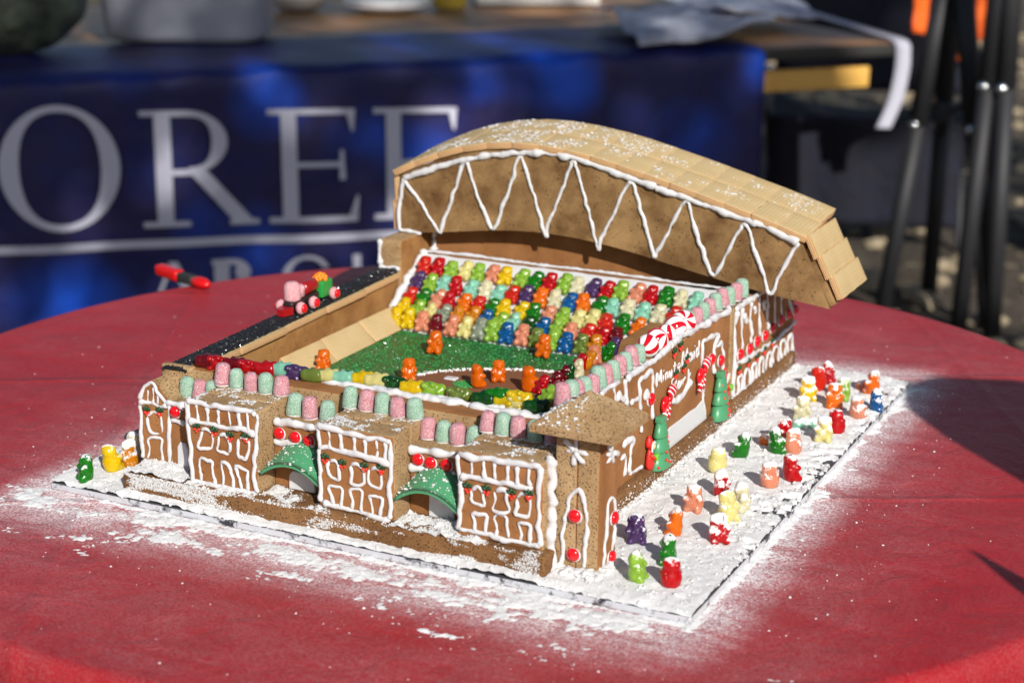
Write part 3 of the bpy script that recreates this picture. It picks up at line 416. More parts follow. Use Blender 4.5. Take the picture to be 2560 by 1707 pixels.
for i, (kk, (x0, x1)) in enumerate(XS.items()):
    nm = ['leftmost', 'middle', 'right-hand'][i]
    mb = MB(); mb.slab(x0, x1, YA, 4.38, ZP+.02, ZT, .14, .6, .035, mi=front_smooth, seed=i*7.); blk = part(mb, 'facade_block', PM, label=nm+' projecting block iced with windows and arches')
    mb = MB(); mb.slab(x0+.1, x1-.02, 4.42, YU-.03, ZP+.02, ZT+.08, .14, .6, .035, seed=i*5+2.); part(mb, 'rear_block', PM)
    mb = MB(); icing_on(mb, D[kk], lambda a, b: (a, YA, b), (0, -1, 0), .165, seed=i); ic = mb.build('icing', M['icing'], blk)
    for p in D['h_'+kk]:
        mb = MB(); holly(mb, (p[0], YA-.06, p[2]), (1, 0, 0), (0, 0, 1), (0, -1, 0), .52); mb.build('holly_sprig', [M['hgreen'], M['hred']], blk)
# gabled corner block
gp = [(6.35, ZP), (9.25, ZP), (9.25, 7.9), (8.7, 8.3), (8.1, 9.1), (7.6, 9.35), (6.9, 8.6), (6.35, 7.9)]
mb = MB(); mb.prism(gp, 'y', YL, 6.9, mi=0); me_ = part(mb, 'gable_block', PM, smooth=False, label='narrow gabled corner block with iced window'); me_.data.polygons[0].material_index = 1
mb = MB(); mb.slab(6.5, 9.6, 4.6, 5.3, 7.7, 9.7, .2, .5, .06, seed=3., M=Matrix.Translation((0, 2.2, .25))); part(mb, 'gable_backing', M['porous'])
mb = MB(); icing_on(mb, D['L'], lambda a, b: (a, YL, b), (0, -1, 0), .16, seed=8); mb.build('icing', M['icing'], me_)
for p in D['h_L']:
    mb = MB(); holly(mb, (p[0], YL-.06, p[2]), (1, 0, 0), (0, 0, 1), (0, -1, 0), .5); mb.build('holly_sprig', [M['hgreen'], M['hred']], me_)
# recessed walls with ledge
doors = [(D['door'][i], D['door'][i+1]) for i in (0, 2, 4)]
for i, (x0, x1) in enumerate(((9.27, 12.68), (19.22, 24.73), (31.47, 36.73))):
    mb = MB(); mb.slab(x0, x1, YL, YU-.03, ZP+.02, 7.75, .1, .6, .03, mi=front_smooth, seed=i+20.); wl = part(mb, 'recessed_wall', PM)
    a, b = doors[i]; a0, b0 = a[0], min(b[0], x1-.1); zt_ = a[2]
    mb = MB(); pl = [(a0, ZP+.05), (b0, ZP+.05), (b0, zt_-.5), (b0-.25, zt_), (a0+.35, zt_+.05), (a0+.05, zt_-.4)]
    mb.prism(pl, 'y', YL-.22, YL+.05); dr = mb.build('iced_doorway', M['icing'], wl, smooth=False)
    bv = dr.modifiers.new('b', 'BEVEL'); bv.width = .0018; bv.segments = 3
for i_ in range(3):
    for pl_ in D['rec'][2*i_:2*i_+2]: mb = MB(); icing_on(mb, [pl_], lambda a, b: (a, YL, b), (0, -1, 0), .17, seed=31+i_); part(mb, 'recess_icing', M['icing'])
# upper wall with smooth top
mb = MB(); mb.slab(7.2, 42.4, YU, 10.3, ZP+.02, 9.8, .12, .7, .04, mi=lambda n: 1 if n[2] > 0 else 0); part(mb, 'upper_wall', PM)
mb = MB(); icing_on(mb, [(1.7, [(9.6+i*1.6, 9.05+.12*math.sin(i*2.1)) for i in range(21)]), (1.2, [(12+i*3.1, 9.55+.2*math.sin(i*3.3)) for i in range(9)])], lambda a, b: (a, b, 9.82), (0, 0, 1), .27, seed=40); part(mb, 'ledge_icing', M['icing'])
# awnings
for i, xc in enumerate((22.1, 34.1)):
    mb = MB(); nx, ny = 18, 8; V = []; F = []
    for t_, tt in enumerate((0, .3)):
        for a in range(nx+1):
            for b in range(ny+1):
                s_ = a/nx*2-1; q = b/ny; hw = 1.9+.75*q; V.append((xc+s_*hw, YL-.05-2.35*q, 5.5+.58*(1-q)+.12-1.02*s_*s_*(.75+.35*q)-.5*q+tt))
    N = (nx+1)*(ny+1)
    for a in range(nx):
        for b in range(ny):
            i0 = a*(ny+1)+b; q = (i0, i0+ny+1, i0+ny+2, i0+1); F += [q[::-1], tuple(j+N for j in q)]
    for a in range(nx):
        for b in (0, ny): i0 = a*(ny+1)+b; F.append((i0, i0+ny+1, i0+ny+1+N, i0+N))
    for b in range(ny):
        for a in (0, nx): i0 = a*(ny+1)+b; F.append((i0, i0+1, i0+1+N, i0+N))
    mb.add(V, F); aw = part(mb, 'awning', M['fond'], label='green awning %s the middle facade block' % ['left of', 'right of'][i])
    V = np.array(V[N:]); k = 170; sel = V[rng.integers(0, N, k)]+rng.normal(0, .12, (k, 3))*[1, 1, 0]; sel[:, 2] += .03; mb = MB(); mb.lumps(sel, np.minimum(rng.gamma(1.2, .035, k)+.02, .17), flat=.5, seed=60+i); dd = mb.build('sugar_dusting', M['powder'], aw); dd['kind'] = 'stuff'
# tower
TX0, TX1, TY0, TY1 = 44.0, 47.46, 3.34, 6.75
TW = []
for j, (a, b) in enumerate(((TX0, 45.71), (45.75, TX1))):
    mb = MB(); mb.slab(a, b, TY0, TY1, .7, 11.3, .12, .6, .04, mi=lambda n: 1 if n[0] > 0 else 0, seed=70.+j); TW.append(part(mb, 'tower_slab', PM))
for kk, t3, nn, pr_ in (('Tf', lambda a, b: (a, TY0, b), (0, -1, 0), TW[0]), ('Ts', lambda a, b: (TX1, a, b), (1, 0, 0), TW[1])):
    mb = MB(); icing_on(mb, D[kk], t3, nn, .15, seed=80); mb.build('icing', M['icing'], pr_)
mb = MB(); icing_on(mb, [(2.4, [(43.9, .75), (43.88, 3), (43.92, 6), (43.9, 9.2)]), (1.5, [(44.0, 8.9), (43.7, 9.3), (43.5, 9.25)])], lambda a, b: (a, 3.0, b), (0, -1, 0), .2, seed=82); part(mb, 'joint_icing', M['icing'])
def pyramid(mb, x0, x1, y0, y1, zb, za, th):
    nn = 9; cx, cy = (x0+x1)/2, (y0+y1)/2
    for side in range(4):
        c = [(x0, y0), (x1, y0), (x1, y1), (x0, y1)]; a, b = np.array(c[side]), np.array(c[(side+1) % 4]); ap = np.array([cx, cy]); V = []; F = []
        for i in range(nn+1):
            for j in range(nn+1):
                s_, t_ = i/nn, j/nn; p = (a*(1-s_)+b*s_)*(1-t_)+ap*t_; V.append((p[0], p[1], zb+th+(za-zb-th)*t_))
        V = np.array(V); V += ((fbm(V*1.1+5, 3)-.5)*.16)[:, None]*np.array([0, 0, 1])
        F = [(i*(nn+1)+j, (i+1)*(nn+1)+j, (i+1)*(nn+1)+j+1, i*(nn+1)+j+1) for i in range(nn) for j in range(nn)]; mb.add(V, F)
        mb.add([(a[0], a[1], zb), (b[0], b[1], zb)] + [tuple(V[i*(nn+1)]) for i in range(nn, -1, -1)], [tuple(range(nn+3))])
    mb.add([(x0, y0, zb), (x0, y1, zb), (x1, y1, zb), (x1, y0, zb)], [(0, 1, 2, 3)])
mb = MB(); pyramid(mb, 42.55, 49.15, 1.95, 8.2, 11.32, 14.05, .55); TWR = part(mb, 'tower_roof', M['porous'], smooth=False)
# right wall
XW = 43.7
side_smooth = lambda n: 1 if n[0] > 0 else 0
mb = MB(); mb.slab(42.1, XW, 6.8, 41.4, ZP+.02, 11.2, .15, .8, .04, mi=side_smooth, seed=90.); W1 = part(mb, 'side_wall', PM, label='long right side wall iced with lettering and frames')
mb = MB(); mb.slab(42.2, XW+.12, 41.45, 42.3, ZP+.02, 11.0, .12, .6, .05, seed=91.); part(mb, 'corner_post', PM)
mb = MB(); mb.slab(42.1, XW, 42.35, 61.0, ZP+.02, 10.75, .15, .8, .04, mi=side_smooth, seed=92.); W2 = part(mb, 'side_wall', PM, label='rear section of the right wall iced with railings and arches')
mb = MB(); icing_on(mb, D['W1'], lambda a, b: (XW, a, b), (1, 0, 0), .19, seed=93)
bk = [(p[1], p[2]) for p in D['bank']]; mb.build('icing', M['icing'], W1)
mb = MB(); mb.prism([(23.2, 2.36), (35.8, 2.36), (35.6, 3.4), (34.6, 4.45), (33.2, 4.2), (31.7, 4.3), (29.2, 4.25), (27, 4.3), (25, 4.1), (23.4, 3.4)], 'x', XW-.05, XW+.14); bb = mb.build('icing_snowbank', M['icing'], W1, smooth=False); bv = bb.modifiers.new('b', 'BEVEL'); bv.width = .001; bv.segments = 2
mb = MB(); icing_on(mb, D['W2'], lambda a, b: (XW, a, b), (1, 0, 0), .19, seed=94); mb.build('icing', M['icing'], W2)
# lettering piped on the right wall
LET = {'M': [[(0, 0), (.08, 1), (.38, .35), (.68, 1), (.78, 0)]], 'i': [[(.1, .55), (.1, 0)], [(.1, .85), (.11, .88)]], 'n': [[(.05, 0), (.05, .55)], [(.05, .35), (.25, .55), (.4, .45), (.4, 0)]], 'u': [[(.05, .55), (.08, .1), (.25, 0), (.4, .15), (.42, .55), (.45, 0)]],
       't': [[(.2, .95), (.18, .1), (.35, 0)], [(.0, .6), (.4, .62)]], 'e': [[(.05, .28), (.4, .32), (.35, .55), (.15, .55), (.05, .25), (.2, 0), (.42, .1)]], 'a': [[(.4, .5), (.15, .55), (.05, .2), (.2, 0), (.38, .2), (.42, .55), (.45, 0)]], 'd': [[(.4, .45), (.15, .55), (.05, .2), (.2, 0), (.38, .2), (.44, 1.05)], [(.44, 1.05), (.46, 0)]],
       'P': [[(.1, 0), (.1, 1.05), (.5, 1.0), (.55, .65), (.12, .5)]], 'r': [[(.05, .55), (.08, 0)], [(.08, .35), (.3, .56), (.4, .45)]], 'k': [[(.08, 1.05), (.08, 0)], [(.42, .6), (.1, .28), (.45, 0)]]}
mb = MB(); polys = []
for word, y0, z0, sz, kx in (('Minute', 23.4, 8.75, 1.25, 1.22), ('Maid', 29.3, 8.85, 1.45, 1.15), ('Park', 26.9, 7.15, 1.2, 1.6)):
    x_ = 0
    for ch in word:
        wd = max(p[0] for s_ in LET[ch] for p in s_)
        for s_ in LET[ch]: polys.append((.8, [(y0+(x_+p[0])*sz*kx, z0+p[1]*sz*.95) for p in s_]))
        x_ += wd+.2
icing_on(mb, polys, lambda a, b: (XW, a, b), (1, 0, 0), .16, seed=96); mb.build('piped_lettering', M['icing'], W1, label='piped icing lettering reading Minute Maid Park')
for p in D['h_W']:
    mb = MB(); holly(mb, (XW+.06, p[1], p[2]), (0, 1, 0), (0, 0, 1), (1, 0, 0), .55); mb.build('holly_sprig', [M['hgreen'], M['hred']], W1 if p[1] < 41 else W2)
# inner terraces: right ledge, back stand, field
mb = MB(); mb.slab(36.3, 42.05, 10.4, 40.5, ZP+.02, 9.2, .2, .8, .05, seed=100.); part(mb, 'inner_ledge', M['inner'])
mb = MB(); X, Y = np.meshgrid(np.linspace(8, 36.25, 90), np.linspace(10.35, 40.2, 95), indexing='ij'); mb.grid(X, Y, 5+(fbm(p3(X*.8, Y*.8, 1), 3)-.5)*.12); fl = part(mb, 'field', M['field'], label='green sugar field')
k = 7000; P = p3(rng.uniform(8.2, 36, k), rng.uniform(10.4, 40, k), 5.02); mb = MB(); mb.lumps(P, rng.uniform(.04, .1, k), octa=True, seed=7); o = mb.build('sugar_crystals', M['fcry'], fl, smooth=False); o['kind'] = 'stuff'
k = 260; P = p3(rng.uniform(8.2, 36, k), rng.uniform(10.4, 40, k), 5.05); mb = MB(); mb.lumps(P, rng.uniform(.03, .07, k), octa=True, seed=8); o = mb.build('sugar_sparkles', M['wcry'], fl, smooth=False); o['kind'] = 'stuff'
# infield dirt: disc sector with a white sugar rim
dp = [(19.0, 26.5)]+[(19.28, 27.46), (21.11, 29.88), (23.88, 31.79), (26.9, 33.24), (29.42, 33.9), (32, 33.6), (34.5, 32), (36, 29.5), (36.2, 22), (19.5, 22)]
cc = (28.5, 27.0); rim = smooth_poly([(p[0], p[1], 0) for p in dp[1:9]], .6); pg = [(p.x, p.y) for p in rim]+[(36.2, 20), (19.6, 20), (19.0, 25)]
mb = MB(); mb.prism(pg, 'z', 4.9, 5.13); o = mb.build('infield_dirt', M['choc'], fl, smooth=False)
P = []
for p in rim:
    for _ in range(26): P.append((p.x+random.gauss(0, .16), p.y+random.gauss(0, .16), 5.14+random.random()*.08))
mb = MB(); mb.lumps(P, .08, octa=True, seed=9); o = mb.build('white_sugar_line', M['wcry'], fl); o['kind'] = 'stuff'
for (x, y, r) in ((24.3, 26.9, 1.1), (28.2, 26.4, 1.0)):
    k = 260; a = rng.uniform(0, 6.28, k); q = r*np.sqrt(rng.uniform(0, 1, k)); mb = MB(); mb.lumps(p3(x+q*np.cos(a), y+q*np.sin(a), 5.16), rng.uniform(.06, .13, k), octa=True, seed=10); o = mb.build('grass_patch', M['fcry'], fl); o['kind'] = 'stuff'
mb = MB(); mb.slab(-.6, .6, -.42, .42, 0, .24, .25, .3, .05); hp = mb.build('home_plate', M['icing'], fl, loc=(22.5, 27.6, 5.12))
# stand (iced slope)
L_ = math.hypot(8.3, 5.85); sa = math.atan2(5.85, 8.3)
MS = Matrix.Translation((0, 40, 5.0)) @ Matrix.Rotation(sa, 4, 'X')
mb = MB(); mb.slab(8.3, 42, -.2, L_, -.5, .0, .15, .7, .10, M=MS, seed=110., fr=1.4); part(mb, 'seating_slope', M['icing'], label='white iced slope carrying rows of gummy bears')
mb = MB(); mb.slab(7.8, 42.05, 50.2, 51.2, 5, 17.0, .1, 1., .06, seed=115.); part(mb, 'back_wall', M['smooth'])
mb = MB(); icing_on(mb, [(1.6, [(8.3, 40.1, 5.05), (8.15, 43, 7.2), (8.2, 46, 9.3), (8.3, 48.4, 11.0)]), (1.5, [(8.6, 49.8, 10.7), (8.55, 50.1, 12), (8.6, 50.1, 13.6)]), (.8, [(8.5, 48.4, 11), (14, 48.6, 11.05), (20, 48.5, 11.0), (28, 48.6, 11.05), (36, 48.5, 11.0), (41.5, 48.5, 11)])], lambda a, b, c: (a, b, c), (0, 0, 1), .25, seed=116); part(mb, 'stand_icing', M['icing'])
# left wall with track
ang = math.atan2(37.5, -1.7); WL = Matrix.Translation((8.2, 7.0, 0)) @ Matrix.Rotation(ang, 4, 'Z')      # local x along the wall, local -y towards the field
mb = MB(); mb.slab(0, 37.6, -.85, .85, ZP+.02, 8.95, .15, .8, .06, M=WL, seed=120.); lw = part(mb, 'left_wall', M['inner'], label='left outfield wall')
def wafer_mesh(l, wd, t, seed=0.):
    mb = MB(); mb.slab(-l/2, l/2, -wd/2, wd/2, 0, t, .035, 1.2, .025, mi=lambda n: 0 if n[2] else 1, seed=seed); mb.v = [(x+.04*math.sin(y*3.1+seed), y, z) for x, y, z in mb.v]; return mesh('wafer', mb.v, mb.f, [M['wafer'], M['waferside']], mb.m)
wm = wafer_mesh(7.4, 2.5, .55)
for i in range(5):
    p = WL @ Vector((3.75+i*7.5, -.03+.06*(-1)**i, 8.97)); o = link('wafer', wm, lw); o.location = p*S; o.rotation_euler = (0, 0, ang+.01*(-1)**i)
mb = MB(); mb.slab(-.3, 37.3, -.72, 1.2, 9.5, 9.78, .2, .5, .08, M=WL, seed=122., fr=2.); tr = part(mb, 'track_bed', M['black'])
k = 6500; P = p3(rng.uniform(-.35, 37.3, k), np.clip(rng.normal(.24, .75, k), -.85, 1.3), 0); P[:, 2] = 9.76-.12*np.maximum(np.abs(P[:, 1]-.24)-.75, 0)*4; P = np.array([WL @ Vector(p) for p in P])
mb = MB(); mb.lumps(P, rng.uniform(.1, .2, k), octa=True, seed=12, flat=1.); o = mb.build('black_sugar', M['black'], tr, smooth=False); o['kind'] = 'stuff'
for i, (ya, yb) in enumerate(((21.4, 28.0), (28.05, 34.9), (34.95, 41.6))):
    o = link('leaning_wafer', wafer_mesh(yb-ya, 2.6, .45, i*3.), lw); o.location = Vector((9.15+.02*i, (ya+yb)/2, 5.6+.05*i))*S; o.rotation_euler = Euler((math.radians(44), 0, math.radians(90)), 'XYZ')
# rear-left pillar
mb = MB(); mb.slab(5.3, 7.75, 44.5, 56, ZP+.02, 12.75, .2, .7, .05, mi=lambda n: 1 if n[0] > 0 else 0, seed=130.); part(mb, 'rear_pillar', [M['porous'], M['inner']])
mb = MB(); icing_on(mb, [(1.2, [(5.35, 44.4, 9.9), (6.5, 44.4, 9.95), (7.7, 44.4, 9.9)]), (1.1, [(5.3, 44.5, 10), (5.25, 44.5, 11.5), (5.3, 44.6, 12.7)])], lambda a, b, c: (a, b, c), (0, -1, 0), .22, seed=131); part(mb, 'pillar_icing', M['icing'])
mb = MB(); mb.slab(7.9, 42, 58.5, 60, ZP+.02, 10.7, .2, 1.2, .05, seed=133.); part(mb, 'rear_wall', M['porous'])
# roof: arched front and rear panels, wafer shingles
tp = np.array([(5.9, 18.7), (9.4, 20.35), (13.5, 21.65), (18.1, 22.3), (22, 22.35), (25.5, 22.0), (29.5, 21.3), (33.5, 20.3), (39.9, 18.75), (44, 17.6), (47.9, 16.4)])
bp_ = np.array([(5.58, 12.98), (8.25, 12.98), (15.7, 14.08), (20, 14.4), (25.6, 14.3), (33.6, 13.1), (39.7, 12.16), (45.3, 11.1), (50.9, 10.5)])
ct = np.polyfit(tp[:, 0], tp[:, 1], 5); cb_ = np.polyfit(bp_[:, 0], bp_[:, 1], 5); top = lambda x: float(np.polyval(ct, x)); bot = lambda x: float(np.polyval(cb_, x))
def arch_panel(y0, y1, dz, seed):
    mb = MB(); n, mrow = 70, 10; V = []; F = []
    for yy in (y0, y1):
        for i in range(n+1):
            t_ = i/n; xt, xb = 5.9+42*t_, 5.58+45.3*t_; zt_, zb_ = top(xt)+dz, bot(xb)+dz*.3
            for j in range(mrow+1):
                s_ = j/mrow; V.append((xb+(xt-xb)*s_, yy, zb_+(zt_-zb_)*s_))
    V = np.array(V); V[:, 1] += (fbm(V*[.5, 0, .5]+seed, 3)-.5)*.12; N = (n+1)*(mrow+1)
    for i in range(n):
        for j in range(mrow): a = i*(mrow+1)+j; q = (a, a+mrow+1, a+mrow+2, a+1); F += [q, tuple(k_+N for k_ in q[::-1])]
    for i in range(n):
        for j in (0, mrow): a = i*(mrow+1)+j; F.append((a, a+mrow+1, a+mrow+1+N, a+N))
    for j in range(mrow):
        for i in (0, n): a = i*(mrow+1)+j; F.append((a, a+1, a+1+N, a+N))
    mb.add(V, F); return mb
AP = part(arch_panel(47.9, 49.0, 0, 3.), 'roof_arch', M['arch'], smooth=False, label='front arch of the roof with zigzag icing'); part(arch_panel(54.6, 55.6, .85, 9.), 'roof_arch', M['arch'], smooth=False, label='rear arch of the roof')
mb = MB(); icing_on(mb, [(w_*1.1, [(a, b-.12) for a, b in P_]) if w_ == 1.5 else (w_, P_) for w_, P_ in D['arch']], lambda a, b: (a, 47.86, b), (0, -1, 0), .2, seed=140); mb.build('icing', M['icing'], AP)
xs = np.linspace(5.2, 48.4, 600); zs = np.array([top(min(max(x, 5.9), 47.9))+(0 if 5.9 <= x <= 47.9 else (-.45*(5.9-x) if x < 5.9 else -.3*(x-47.9))) for x in xs]); al = np.concatenate([[0], np.cumsum(np.hypot(np.diff(xs), np.diff(zs)))])
NW = 16; seg = al[-1]/NW; tilt = math.atan2(.85, 7)
wms = [wafer_mesh(seg*.997, 4.36, .62, s_) for s_ in (0., 5., 9.)]
for i in range(NW):
    xm = np.interp((i+.5)*seg, al, xs); zm = np.interp((i+.5)*seg, al, zs); x0_, z0_ = np.interp(i*seg, al, xs), np.interp(i*seg, al, zs); x1_, z1_ = np.interp((i+1)*seg, al, xs), np.interp((i+1)*seg, al, zs)
    sl = math.atan2(z1_-z0_, x1_-x0_); zc = (z0_+z1_)/2
    for j, yc in enumerate((49.85, 54.22)):
        jit = random.uniform(-.05, .05); R_ = Matrix.Rotation(-sl, 4, 'Y') @ Matrix.Rotation(tilt, 4, 'X')
        o = link('roof_wafer', wms[(i+j) % 3], ST); o.matrix_local = Matrix.Translation((Vector(((x0_+x1_)/2, yc+jit, zc+.2+(yc-48)*.125+random.uniform(-.006, .008)))+OFF)*S) @ R_
# end wafers
ew = wafer_mesh(2.35, 8.3, .55, 4.)
a_, b_ = Vector((48.1, 0, 16.75)), Vector((51.2, 0, 11.2)); dv = (b_-a_).normalized(); sl = math.atan2(dv.z, dv.x)
for i in range(3):
    p = a_+dv*(1.1+i*2.15); o = link('end_wafer', ew, ST); nrm_ = Vector((-dv.z, 0, dv.x)); o.matrix_local = Matrix.Translation((Vector((p.x, 51.95+.25*i, p.z+.1))+nrm_*(.12+.1*i)+OFF)*S) @ Matrix.Rotation(-sl+.05, 4, 'Y')
mb = MB(); mb.slab(0, 5.8, 48.2, 55.4, -.75, -.1, .1, .8, .05, M=Matrix.Translation((48.7, 0, 16.0)) @ Matrix.Rotation(-sl, 4, 'Y')); part(mb, 'end_panel', M['arch'])
lwf = wafer_mesh(3.0, 8., .5, 2.)
for i, z in enumerate((17.2, 14.5)): o = link('end_wafer', lwf, ST); o.matrix_local = Matrix.Translation((Vector((5.5-.15*i, 52, z))+OFF)*S) @ Matrix.Rotation(math.radians(-92), 4, 'Y')
# sugar dustings on the gingerbread
def dust(name, P, R, parent=None, seed=0, flat=.7, lab=None):
    mb = MB(); mb.lumps(P, R, flat=flat, seed=seed, octa=len(P) > 1200); o = part(mb, name, M['powder'], parent); o['kind'] = 'stuff'; return o
def clus(x0, x1, y0, y1, z, n, sc_=1.3, th=.52, seed=0):
    P = p3(rng.uniform(x0, x1, n*6), rng.uniform(y0, y1, n*6), z); v_ = fbm(p3(P[:, 0]*sc_+seed, P[:, 1]*sc_, seed), 3, .6); P = P[v_ > th]; return P[:n]
for i, (kk, (x0, x1)) in enumerate(XS.items()):
    P = clus(x0+.2, x1-.2, YA+.2, YU-.2, ZT+.06, 1500, 1.1, .55, i*9+2); dust('sugar_dusting', P, np.minimum(rng.gamma(1.1, .03, len(P))+.015, .2), seed=200+i, flat=.5)
mb = MB()
for (x0, x1, y0, y1, lv) in ((6.65, 12.66, 1.1, 4.15, .2), (12.7, 19.2, 1.1, 1.86, -.02), (19.25, 24.7, 1.1, 4.1, -.02), (24.75, 31.4, 1.1, 1.86, -.1), (31.5, 36.7, 1.1, 4.1, .12), (36.75, 43.8, 1.1, 1.86, .02)):
    X, Y = np.meshgrid(np.arange(x0, x1, .13), np.arange(y0, y1+.1, .13), indexing='ij'); hq = lv-.02+(fbm(p3(X*.6, Y*.6, 3), 4, .6)-.5)*.9+(fbm(p3(X*2.4, Y*2.4, 8), 3, .65)-.5)*.5; mb.grid(X, Y, ZP+np.clip(hq, -.15, .55)-.04)
    k = 1500; gi, gj = rng.integers(0, X.shape[0], k), rng.integers(0, X.shape[1], k); q = hq[gi, gj] > -.12; gi, gj = gi[q], gj[q]; mb.lumps(p3(X[gi, gj], Y[gi, gj], ZP+np.clip(hq[gi, gj], 0, .55)), np.minimum(rng.gamma(1.1, .024, len(gi))+.015, .13), octa=True, seed=int(x0*9))
o = part(mb, 'sugar_drift', M['powder']); o['kind'] = 'stuff'
n_ = 42000; X_ = rng.uniform(6.7, 44, n_); Zz = rng.uniform(.6, 2.35, n_); v_ = fbm(p3(X_*.35, Zz*1.2, 4), 4, .6)+.16*np.exp(-np.abs(X_-12)/8)-.08*(Zz-1.4)*0; q = v_ > .535+.14*rng.uniform(0, 1, n_); P = p3(X_[q], 1.05, Zz[q]); dust('sugar_specks', P, np.minimum(rng.gamma(1.1, .018, len(P))+.015, .12), seed=211, flat=1)
Xc = rng.uniform(6, 48, 9000); Yc = rng.uniform(47.6, 56, 9000); v_ = fbm(p3(Xc*.7, Yc*.7, 4), 4, .6)+.1*np.exp(-((Xc-20)/9)**2)+.02*(Yc-52)*.5; q = v_ > .56; Xc, Yc = Xc[q], Yc[q]; P = p3(Xc, Yc, [top(min(max(x, 5.9), 47.9))+.87+(y-48)*.125 for x, y in zip(Xc, Yc)]); dust('sugar_dusting', P, np.minimum(rng.gamma(1.1, .04, len(P))+.016, .22), seed=212, flat=.5)
k = 420; P = p3(rng.uniform(42.7, 46.5, k), rng.uniform(2, 8.1, k), 0); P[:, 2] = [11.87+2.18*(1-max(abs(x-45.85)/3.3, abs(y-5.07)/3.12))+.04 for x, y in P[:, :2]]; P = P[fbm(P*.9, 3) > .5]; dust('sugar_dusting', P, np.minimum(rng.gamma(1.3, .045, len(P))+.02, .2), TWR, seed=213, flat=.5)
n_ = 1500; Yy = rng.uniform(7, 60, n_); Zz = .6+np.abs(rng.normal(0, .7, n_)); dust('sugar_specks', p3(44.32, Yy, Zz), np.minimum(rng.gamma(1.1, .016, n_)+.015, .1), seed=214, flat=1.4)
k = 900; P = p3(44.32+np.abs(rng.normal(0, .25, k)), rng.uniform(7, 60.5, k), .95); dust('sugar_drift', P, np.minimum(rng.gamma(1.8, .05, k)+.03, .25), seed=215)
k = 900; P = np.concatenate([p3(rng.uniform(43.3, 48, k), 3.2-np.abs(rng.normal(0, .4, k)), .9), p3(47.5+np.abs(rng.normal(0, .3, 300)), rng.uniform(3.2, 7, 300), .9)]); dust('sugar_drift', P, rng.gamma(2., .06, len(P))+.04, seed=216)
# ------------------------------------------------------------------ candy things
def place(name, me, loc, rot=(0, 0, 0), sc_=1., label='', cat='', group=None):
    o = link(name, me, None, loc, rot); o.scale = (sc_,)*3 if not hasattr(sc_, '__len__') else sc_; return tag(o, label, cat, group)
def drop_mesh(mat, seed):
    mb = MB(); mb.lathe([(.02, 0), (.6, 0), (.69, .1), (.7, .35), (.67, .8), (.62, 1.3), (.56, 1.58), (.44, 1.76), (.26, 1.84), (.02, 1.86)], 18); V = np.array(mb.v); V += (fbm(V*1.5+seed, 3)-.5)[:, None]*.14*np.array([1, 1, .6]); V[:, 2] -= V[:, 2].min()
    return mesh('gumdrop', V, mb.f, mat)
DM = {'p': [drop_mesh(M['pink'], s_) for s_ in (1., 4., 8.)], 'g': [drop_mesh(M['mintdrop'], s_) for s_ in (2., 5., 9.)]}
DN = {'p': 'pink', 'g': 'green'}
def drop(c, loc, label, group, lean=(0, 0)):
    r_ = random.Random(int(loc[0]*97+loc[1]*31)); o = place('gumdrop', DM[c][r_.randrange(3)], loc, (lean[0]+r_.uniform(-.09, .09), lean[1]+r_.uniform(-.09, .09), r_.uniform(0, 6)), (lambda k_: (k_*r_.uniform(.95, 1.05), k_, k_*r_.uniform(.88, 1.)))(r_.uniform(.88, 1.)), label, 'gumdrop', group)
    mb = MB(); mb.lathe([(.02, 0), (.62, 0), (.72, .08), (.6, .2), (.02, .22)], 12); mb.build('icing_collar', M['icing'], o, loc=(0, 0, -.04)); return o
COLL = None
def row(cs, x0, x1, y, z, where, group):
    n_ = len(cs)
    for i, c in enumerate(cs):
        x = x0+(x1-x0)*i/max(n_-1, 1); drop(c, (x, y+random.uniform(-.08, .08), z), f'{DN[c]} sugared gumdrop, {ORD[i]} from left {where}', group)
row('gpg', 9.55, 12.1, 6.2, 7.76, 'on the ledge beside the narrow gable', 'gumdrops on the low ledges')
row('pgpgp', 12.9, 18.6, 6.35, 9.16, 'on top of the leftmost facade block', 'gumdrops on the facade blocks')
row('gpg', 19.9, 22.9, 6.2, 7.76, 'on the ledge between left and middle blocks', 'gumdrops on the low ledges')
row('gpgpg', 24.95, 30.8, 6.3, 9.16, 'on top of the middle facade block', 'gumdrops on the facade blocks')
row('pgpg', 31.95, 35.9, 6.2, 7.76, 'on the ledge between middle and right blocks', 'gumdrops on the low ledges')
row('pgpgp', 37.0, 42.4, 6.2, 9.16, 'on top of the block beside the tower', 'gumdrops on the facade blocks')
for i in range(12):
    c = 'pg'[i % 2]; y = 7.2+i*1.32; drop(c, (42.75, y, 11.22+(.6 if i == 0 else .3 if i < 3 else 0)), f'{DN[c]} sugared gumdrop, {ORD[i]} behind the tower along the right wall', 'gumdrops on the right wall')
for i in range(9):
    c = 'gp'[i % 2]; y = 33.2+i*1.7; drop(c, (42.75, y, 11.22-(.25 if y > 42 else 0)), f'{DN[c]} sugared gumdrop, {ORD[i]} behind the peppermints on the right wall', 'gumdrops on the right wall')
mb = MB(); mb.ball((0, 0, 0), (.98, .98, .9), 24, 16); pm = mesh('peppermint_ball', mb.v, mb.f, M['mint'])
for i, y in enumerate((23.5, 25.5, 27.6, 29.6, 31.6)):
    place('peppermint_ball', pm, (42.85, y, 12.15), (random.uniform(0, 3), random.uniform(0, 3), random.uniform(0, 3)), (1., 1.06, .9, 1.12, 1.12)[i], f'red and white striped peppermint ball, {ORD[i]} counted from the tower', 'peppermint', 'peppermints on the right wall')
